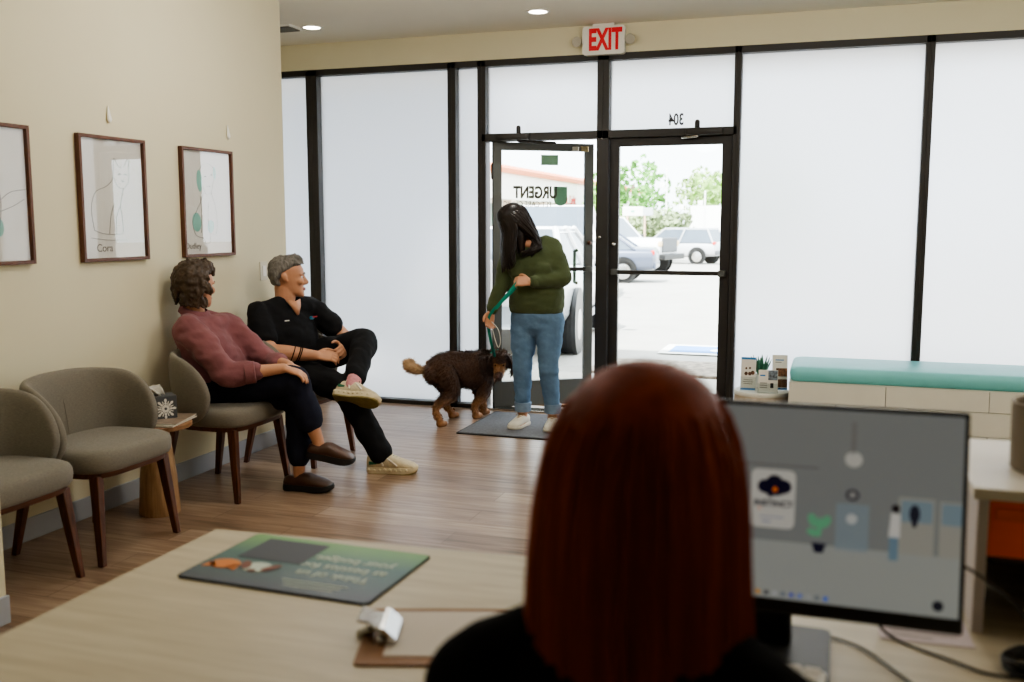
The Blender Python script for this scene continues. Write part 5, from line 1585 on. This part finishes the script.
b.prism(ellipse(-.88, 11.74, .045, .035, 14), (0, 0, -.029), (1, 0, 0), (0, 1, 0), (0, 0, .003))
b.build('wheelchair_symbol', mat('road_paint', (232, 236, 240), .8), pk)

GLS = mat('car_glass', (86, 98, 112), .12, .0, var=.1, scale=2, spec=.8)
TYR = mat('tyre', (40, 40, 42), .85, var=.1)
def car(name, label, cat_, loc, head, rows, cab, bodym, wheels, tyre_r, group, extra=None):
    t = thing(name, label, cat_, (0, 0, 0), group)
    sc_ring = lambda x, zb, zt, hw: [V((x, math.copysign(abs(math.cos(a)) ** .45, math.cos(a)) * hw, (zb + zt) / 2 + math.copysign(abs(math.sin(a)) ** .45, math.sin(a)) * (zt - zb) / 2)) for a in [2 * PI * k / 24 for k in range(24)]]
    MB().loft([sc_ring(*r) for r in rows]).build('body', bodym, t, smooth=50)
    (xb0, xb1, zb, hwb, xt0, xt1, zt, hwt) = cab
    g = MB()
    Rg = lambda x0, x1, z, w: [V((x1, -w, z)), V((x1, w, z)), V((x0, w, z)), V((x0, -w, z))]
    g.loft([Rg(xb0, xb1, zb, hwb), Rg(xt0, xt1, zt, hwt)])
    g.build('windows', GLS, t)
    r = MB()
    r.loft([Rg(xt0 - .03, xt1 + .03, zt - .05, hwt + .03), Rg(xt0 + .02, xt1 - .02, zt + .03, hwt - .04)])
    for s_ in (-1, 1):
        for k0, k1 in ((0, 0), (1, 1), (.52, .52)):
            r.tube([(xb0 + (xb1 - xb0) * k0, s_ * hwb, zb), (xt0 + (xt1 - xt0) * k1, s_ * hwt, zt)], .04, n=8)
    r.build('roof', bodym, t, smooth=40)
    for wx in wheels:
        for s_ in (-1, 1):
            y = s_ * (max(q[3] for q in rows) - .08)
            w = MB(); w.lathe([(0, -.11), (tyre_r * .9, -.11), (tyre_r, -.08), (tyre_r, .08), (tyre_r * .9, .11), (0, .11)], n=28)
            bmesh.ops.rotate(w.bm, verts=w.bm.verts[:], cent=(0, 0, 0), matrix=Matrix.Rotation(PI / 2, 3, 'X'))
            bmesh.ops.translate(w.bm, verts=w.bm.verts[:], vec=(wx, y, tyre_r))
            wo = w.build('wheel', TYR, t, smooth=40)
            h = MB(); h.lathe([(0, -.02), (tyre_r * .62, -.02), (tyre_r * .66, .0), (tyre_r * .5, .01), (tyre_r * .2, .02), (0, .02)], n=20)
            bmesh.ops.rotate(h.bm, verts=h.bm.verts[:], cent=(0, 0, 0), matrix=Matrix.Rotation(PI / 2 * -s_, 3, 'X'))
            bmesh.ops.translate(h.bm, verts=h.bm.verts[:], vec=(wx, y + s_ * .112, tyre_r))
            h.build('rim', M['chrome'], wo, smooth=40)
            a = MB()     # dark wheel arch
            a.lathe([(tyre_r * 1.02, -.02), (tyre_r * 1.18, -.02), (tyre_r * 1.18, .03), (tyre_r * 1.02, .03)], n=28)
            bmesh.ops.rotate(a.bm, verts=a.bm.verts[:], cent=(0, 0, 0), matrix=Matrix.Rotation(PI / 2, 3, 'X'))
            bmesh.ops.translate(a.bm, verts=a.bm.verts[:], vec=(wx, y + s_ * .09, tyre_r + .03))
            a.build('wheel_arch', M['blackpl'], t, smooth=40)
    if extra: extra(t)
    t.location = loc; t.rotation_euler = (0, 0, head); t['_o'] = list(loc)
    return t
CW = mat('car_white', (232, 233, 234), .25, var=.01, coat=.5)
CS = mat('car_silver', (196, 198, 202), .28, .3, var=.01, coat=.5)
CD = mat('car_darkblue', (88, 96, 116), .28, .2, var=.02, coat=.5)
LR = mat('tail_light', (206, 40, 30), .3, emit=.3)
LW = mat('head_light', (236, 236, 230), .15)
def ex_pickup(t):
    MB().box((-1.82, 0, 1.27), (1.6, 1.6, .06), .02).build('cargo_bed', M['blackpl'], t)
    for s_ in (-1, 1):
        MB().box((-2.72, s_ * .84, 1.02), (.08, .14, .40), .03).build('taillight', LR, t)
    MB().box((-2.80, 0, .62), (.16, 1.86, .2), .05).build('rear_bumper', mat('rear_bumper_grey', (150, 154, 162), .4, .3), t)
    MB().box((2.62, 0, .98), (.06, 1.30, .34), .03).build('grille', M['blackpl'], t)
    for s_ in (-1, 1):
        MB().box((2.58, s_ * .80, 1.0), (.10, .26, .24), .04).build('headlight', LW, t)
        MB().box((1.0, s_ * 1.08, 1.32), (.12, .2, .2), .04).build('mirror', M['blackpl'], t)
        MB().box((-.2, s_ * .955, .42), (2.6, .06, .07), .02).build('side_step', M['chrome'], t)
    MB().box((2.66, 0, .58), (.16, 1.86, .24), .05).build('bumper', mat('bumper_grey', (150, 152, 156), .4, .3), t)
car('pickup_truck', 'white pickup truck with tall cab behind the white car, through the open door', 'truck', (-5.85, 20.6, -.14), math.radians(-80),
    [(-2.75, .6, 1.15, .86), (-2.7, .5, 1.28, .94), (-.9, .45, 1.30, .97), (.9, .45, 1.30, .97), (1.6, .45, 1.27, .96), (2.4, .45, 1.22, .93), (2.6, .5, 1.15, .88)],
    (-.95, 1.15, 1.27, .88, -.7, .45, 1.96, .70), CW, (-1.75, 1.70), .40, 'parked vehicles outside', ex_pickup)
def ex_white(t):
    for s_ in (-1, 1):
        MB().box((-2.22, s_ * .62, .88), (.1, .42, .14), .03).build('taillight', LR, t)
        MB().box((.75, s_ * .98, 1.0), (.14, .2, .14), .04).build('mirror', CW, t)
        MB().box((0, s_ * .895, .34), (2.2, .04, .09), .015).build('side_skirt', mat('skirt_grey', (130, 132, 136), .5), t)
    MB().box((-2.27, 0, .5), (.1, 1.5, .24), .04).build('bumper', mat('bumper_lightgrey', (170, 174, 180), .4), t)
car('white_car', 'white car parked nearest the open glass door, behind the standing person', 'car', (-3.93, 12.15, -.05), math.radians(97),
    [(-2.3, .45, .95, .74), (-2.22, .35, 1.08, .87), (-1.3, .28, 1.12, .90), (0, .27, 1.04, .91), (1.2, .27, .98, .90), (1.9, .32, .88, .84), (2.3, .42, .76, .68)],
    (-1.9, 1.15, 1.02, .82, -1.3, .25, 1.44, .64), CW, (-1.4, 1.4), .34, 'parked vehicles outside', ex_white)
def ex_jeep(t):
    MB().box((2.22, 0, 1.02), (.08, 1.2, .5), .03).build('grille', mat('grille_grey', (90, 92, 96), .5), t)
    for s_ in (-1, 1):
        MB().box((2.18, s_ * .72, 1.06), (.12, .22, .2), .05).build('headlight', mat('amber_light', (236, 206, 160), .2), t)
        MB().box((.7, s_ * 1.0, 1.28), (.12, .2, .18), .04).build('mirror', M['blackpl'], t)
    MB().box((2.32, 0, .62), (.22, 1.75, .2), .04).build('bumper', M['blackpl'], t)
car('utility_truck', 'white off-road truck with grey grille seen through the shut door', 'truck', (-7.7, 34.2, -.29), math.radians(-14),
    [(-2.3, .6, 1.1, .8), (-2.25, .5, 1.25, .9), (-.8, .45, 1.28, .92), (.8, .45, 1.28, .92), (1.5, .5, 1.26, .88), (2.1, .55, 1.24, .84), (2.2, .6, 1.2, .8)],
    (-1.6, .75, 1.24, .84, -1.35, .1, 1.95, .70), CW, (-1.5, 1.45), .42, 'parked vehicles outside', ex_jeep)
def ex_suv(t):
    for s_ in (-1, 1):
        MB().box((-2.2, s_ * .74, .98), (.12, .28, .14), .03).build('taillight', LR, t)
    MB().box((-2.28, 0, .55), (.1, 1.6, .2), .04).build('bumper', mat('bumper_dark', (90, 92, 96), .5), t)
SUVR = [(-2.3, .5, .95, .74), (-2.22, .4, 1.04, .86), (-1.4, .32, 1.06, .9), (0, .3, 1.03, .91), (1.2, .3, 1.0, .9), (1.9, .36, .92, .86), (2.25, .45, .78, .72)]
car('suv', 'silver sport utility car farthest right in the shut door view', 'car', (-7.35, 46.5, -.42), math.radians(166), SUVR,
    (-2.15, 1.05, 1.0, .83, -1.8, .25, 1.66, .67), CS, (-1.42, 1.42), .36, 'parked vehicles outside', ex_suv)
def ex_sedan(t):
    for s_ in (-1, 1):
        MB().box((-2.22, s_ * .62, .86), (.1, .42, .14), .03).build('taillight', LR, t)
    MB().box((-2.27, 0, .5), (.1, 1.5, .2), .04).build('bumper', CD, t)
car('sedan', 'dark blue grey sedan with red tail light by the door post', 'car', (-7.25, 27.8, -.22), math.radians(186),
    [(-2.3, .45, .9, .7), (-2.22, .35, 1.0, .85), (-1.3, .28, 1.02, .89), (0, .27, .96, .9), (1.2, .27, .92, .89), (1.9, .32, .82, .84), (2.3, .42, .7, .68)],
    (-1.7, 1.15, .95, .80, -1.05, .25, 1.42, .62), CD, (-1.4, 1.4), .33, 'parked vehicles outside', ex_sedan)

# trees, hedge, poles, sign, far buildings
def tree(name, label, x, y, h, r, cols, seed, flat=1.0, trunk=True, n=1500, group='trees across the lot'):
    rnd = random.Random(seed)
    t = thing(name, label, 'tree' if trunk else 'hedge', (x, y, 0), group)
    if trunk:
        MB().tube([(x, y, -.1), (x + .1, y, h * .35), (x, y, h * .7)], [.28, .2, .1], n=8, sub=3).build('trunk', mat('bark', (112, 100, 86), .9, var=.2), t, smooth=True)
    b = MB()
    cl = [(rnd.uniform(-1, 1), rnd.uniform(-1, 1), rnd.uniform(-1, 1)) for _ in range(26)]
    zc = h * .58 if trunk else h * .5
    rz = h * .42 if trunk else h * .5
    for k in range(n):
        c = V(rnd.choice(cl)); c = c / max(1, c.length * 1.05)
        d = V((rnd.gauss(0, 1), rnd.gauss(0, 1), rnd.gauss(0, 1))).normalized() * .34
        p = V((x + (c.x + d.x) * r, y + (c.y + d.y) * r * flat, max(.05, zc + (c.z + d.z) * rz)))
        s = rnd.uniform(.12, .28) * (r / 3) ** .5
        q = V((rnd.gauss(0, 1), rnd.gauss(0, 1), rnd.gauss(0, 1))).normalized(); w = q.orthogonal().normalized()
        b.quad(p - q * s, p + w * s * .7, p + q * s, p - w * s * .7)
    b.build('foliage', mat('leaves_' + str(seed), cols, .7, var=.4, scale=.8), t, fixn=False)
tree('leafy_tree', 'tallest green tree at left in the shut door view', -12.2, 60, 5.4, 2.2, (96, 150, 66), 1)
tree('leafy_tree', 'dull green tree behind the tall white pole', -10.9, 82, 5.7, 2.3, (138, 166, 96), 2)
tree('leafy_tree', 'pale green round tree at right in the shut door view', -7.6, 71, 5.0, 2.4, (140, 176, 92), 3)
tree('leafy_tree', 'small green tree at the right edge of the shut door view', -4.0, 67, 4.6, 1.7, (122, 160, 84), 4)
tree('leafy_tree', 'green tree seen in the gap beside the open door', -16.0, 68, 4.4, 1.2, (120, 170, 70), 5)
tree('hedge', 'long bushy hedge with pale tips below the trees', -8.9, 50, 2.0, 2.0, (150, 166, 122), 6, .5, False, 1400, None)
def pole(label, x, y, h, r=.09, col=(236, 236, 234)):
    b = MB().tube([(x, y, -.05), (x, y, h)], r, n=8)
    b.box((x - .25, y, h * .80), (.3, .12, .3), .03)
    tag(b.build('utility_pole', mat('pole_pale', col, .8), loc=(x, y, 0)), label, 'pole', 'poles across the lot')
pole('tallest white utility pole in front of the trees', -9.62, 57, 4.6, .055)
pole('thin grey utility pole above the hedge', -8.35, 56, 3.0, .035)
pole('short white pole beside the white shed', -7.4, 57, 3.3, .05)
sg = thing('billboard', 'white roadside sign board on two posts in front of the trees', 'sign', (-8.7, 44, 0))
MB().box((-8.95, 44, 2.02), (.95, .1, .42), .02).build('sign_board', M['white'], sg)
MB().box((-8.25, 44, 2.0), (.46, .1, .36), .02).build('side_board', mat('sign_grey', (176, 182, 186), .7), sg)
for x in (-9.2, -8.4):
    MB().tube([(x, 44, -.05), (x, 44, 1.85)], .05, n=8).build('post', mat('post_tan', (206, 176, 150), .8), sg)
MB().prism(ellipse(0, 0, .09, .05, 12), (-8.95, 43.94, 2.02), (1, 0, 0), (0, 0, 1), (0, .005, 0)).build('sign_emblem', mat('emblem_teal', (120, 190, 170), .7), sg)
sd = thing('shed', 'plain white block building right of the hedge', 'building', (-7.1, 60, 0))
MB().box((-7.2, 61, 1.25), (2.9, 2, 2.6)).build('wall', mat('white_block', (240, 240, 238), .9, var=.02), sd)
MB().box((-6.0, 59.95, .8), (.5, .08, .6)).build('opening', mat('opening_grey', (120, 130, 126), .8), sd)
bl = thing('strip_mall', 'white strip mall wing with orange roof edge, through the open door', 'building', (-21, 65, 0))
MB().box((-22.2, 64, 2.2), (6, 66, 4.5)).build('wall', mat('mall_white', (236, 230, 222), .9, var=.02), bl)
MB().box((-19.1, 64, 3.62), (1.6, 67, 1.5)).build('fascia', mat('mall_fascia', (240, 236, 230), .9, var=.02), bl)
MB().prism([(-18.1, 4.36), (-18.1, 4.62), (-21.5, 5.4), (-21.5, 4.36)], (0, 30, 0), (1, 0, 0), (0, 0, 1), (0, 68, 0)).build('roof_edge', mat('terracotta', (218, 130, 92), .8, var=.06), bl)
for k in range(9):
    y = 34 + k * 7
    MB().box((-18.6, y, 1.42), (.55, .8, 2.95), .02).build('column', mat('mall_column', (226, 206, 188), .9), bl)
    fw = MB().box((-19.18, y + 3.4, 1.5), (.06, 4.4, 2.3)).build('shop_window', mat('mall_glass', (112, 136, 128), .3, var=.3, scale=.6), bl)
    MB().box((-19.13, y + 3.4, 1.5), (.06, .2, 2.3)).build('window_bar', M['white'], fw)
text('red_sign', 'Dr. Light', .9, mat('mall_red', (206, 70, 62), .7), bl, (-18.28, 67.5, 3.12), (0, 1, 0), (0, 0, 1), .02)
MB().box((-18.28, 45.5, 3.7), (.04, 4.5, .5)).build('grey_sign', mat('mall_blue', (170, 168, 196), .7), bl)

# ------------------------------------------------------------------ light
w = bpy.data.worlds.new('world'); S.world = w; w.use_nodes = True
bg = w.node_tree.nodes['Background']
SKY = 7.0
bg.inputs['Color'].default_value = (.88, .94, 1.0, 1); bg.inputs['Strength'].default_value = SKY
def light(kind, name, loc, rot, energy, col=(1, 1, 1), size=1.0, sy=None, spread=None):
    l = bpy.data.lights.new(name, kind); l.energy = energy; l.color = col
    if kind == 'AREA':
        l.size = size
        if sy: l.shape = 'RECTANGLE'; l.size_y = sy
        if spread: l.spread = spread
    if kind == 'SUN': l.angle = math.radians(1.5)
    if kind == 'SPOT': l.spot_size = math.radians(110); l.spot_blend = .7; l.shadow_soft_size = .06
    o = bpy.data.objects.new(name, l); COL.objects.link(o); o.location = loc; o.rotation_euler = rot
    return o
light('SUN', 'sun', (0, 0, 20), (math.radians(38), math.radians(-12), 0), 20.0, (1, .96, .92))
WARM = (1, .97, .91)
for x in (-3.715, -1.99):
    light('SPOT', 'downlight_lamp', (x, 6.475, 2.86), (0, 0, 0), 35, WARM)
for x, y, e in ((-2.3, 4.3, 25), (-.2, 4.4, 34), (1.7, 4.4, 30), (-1.6, 2.0, 13), (1.3, 2.0, 11)):  # unseen point lights without fixtures, added to brighten the room and ceiling
    l = bpy.data.lights.new('fill_light', 'POINT'); l.energy = e; l.color = WARM; l.shadow_soft_size = .2
    o = bpy.data.objects.new('fill_light', l); COL.objects.link(o); o.location = (x, y, 2.52)

# ------------------------------------------------------------------ camera
cd = bpy.data.cameras.new('camera'); cam = bpy.data.objects.new('camera', cd); COL.objects.link(cam)
cam.location = (0, 0, 1.45)
cam.rotation_euler = (math.radians(90 - 6.889), 0, math.radians(18.546))
cd.sensor_width = 36; cd.lens = 969.5 / 1024 * 36
cd.clip_start = .05; cd.clip_end = 400
cd.dof.use_dof = True; cd.dof.focus_distance = 6.4; cd.dof.aperture_fstop = 2.8
S.camera = cam
S.view_settings.view_transform = 'AgX'
S.view_settings.look = 'AgX - Medium High Contrast'
S.view_settings.exposure = 0.2
S.cycles.use_denoising = True
S.cycles.max_bounces = 8; S.cycles.diffuse_bounces = 5; S.cycles.transparent_max_bounces = 12
S.cycles.caustics_reflective = False; S.cycles.caustics_refractive = False
S.cycles.sample_clamp_indirect = 8.0
for o in S.objects:
    if '_o' in o: del o['_o']
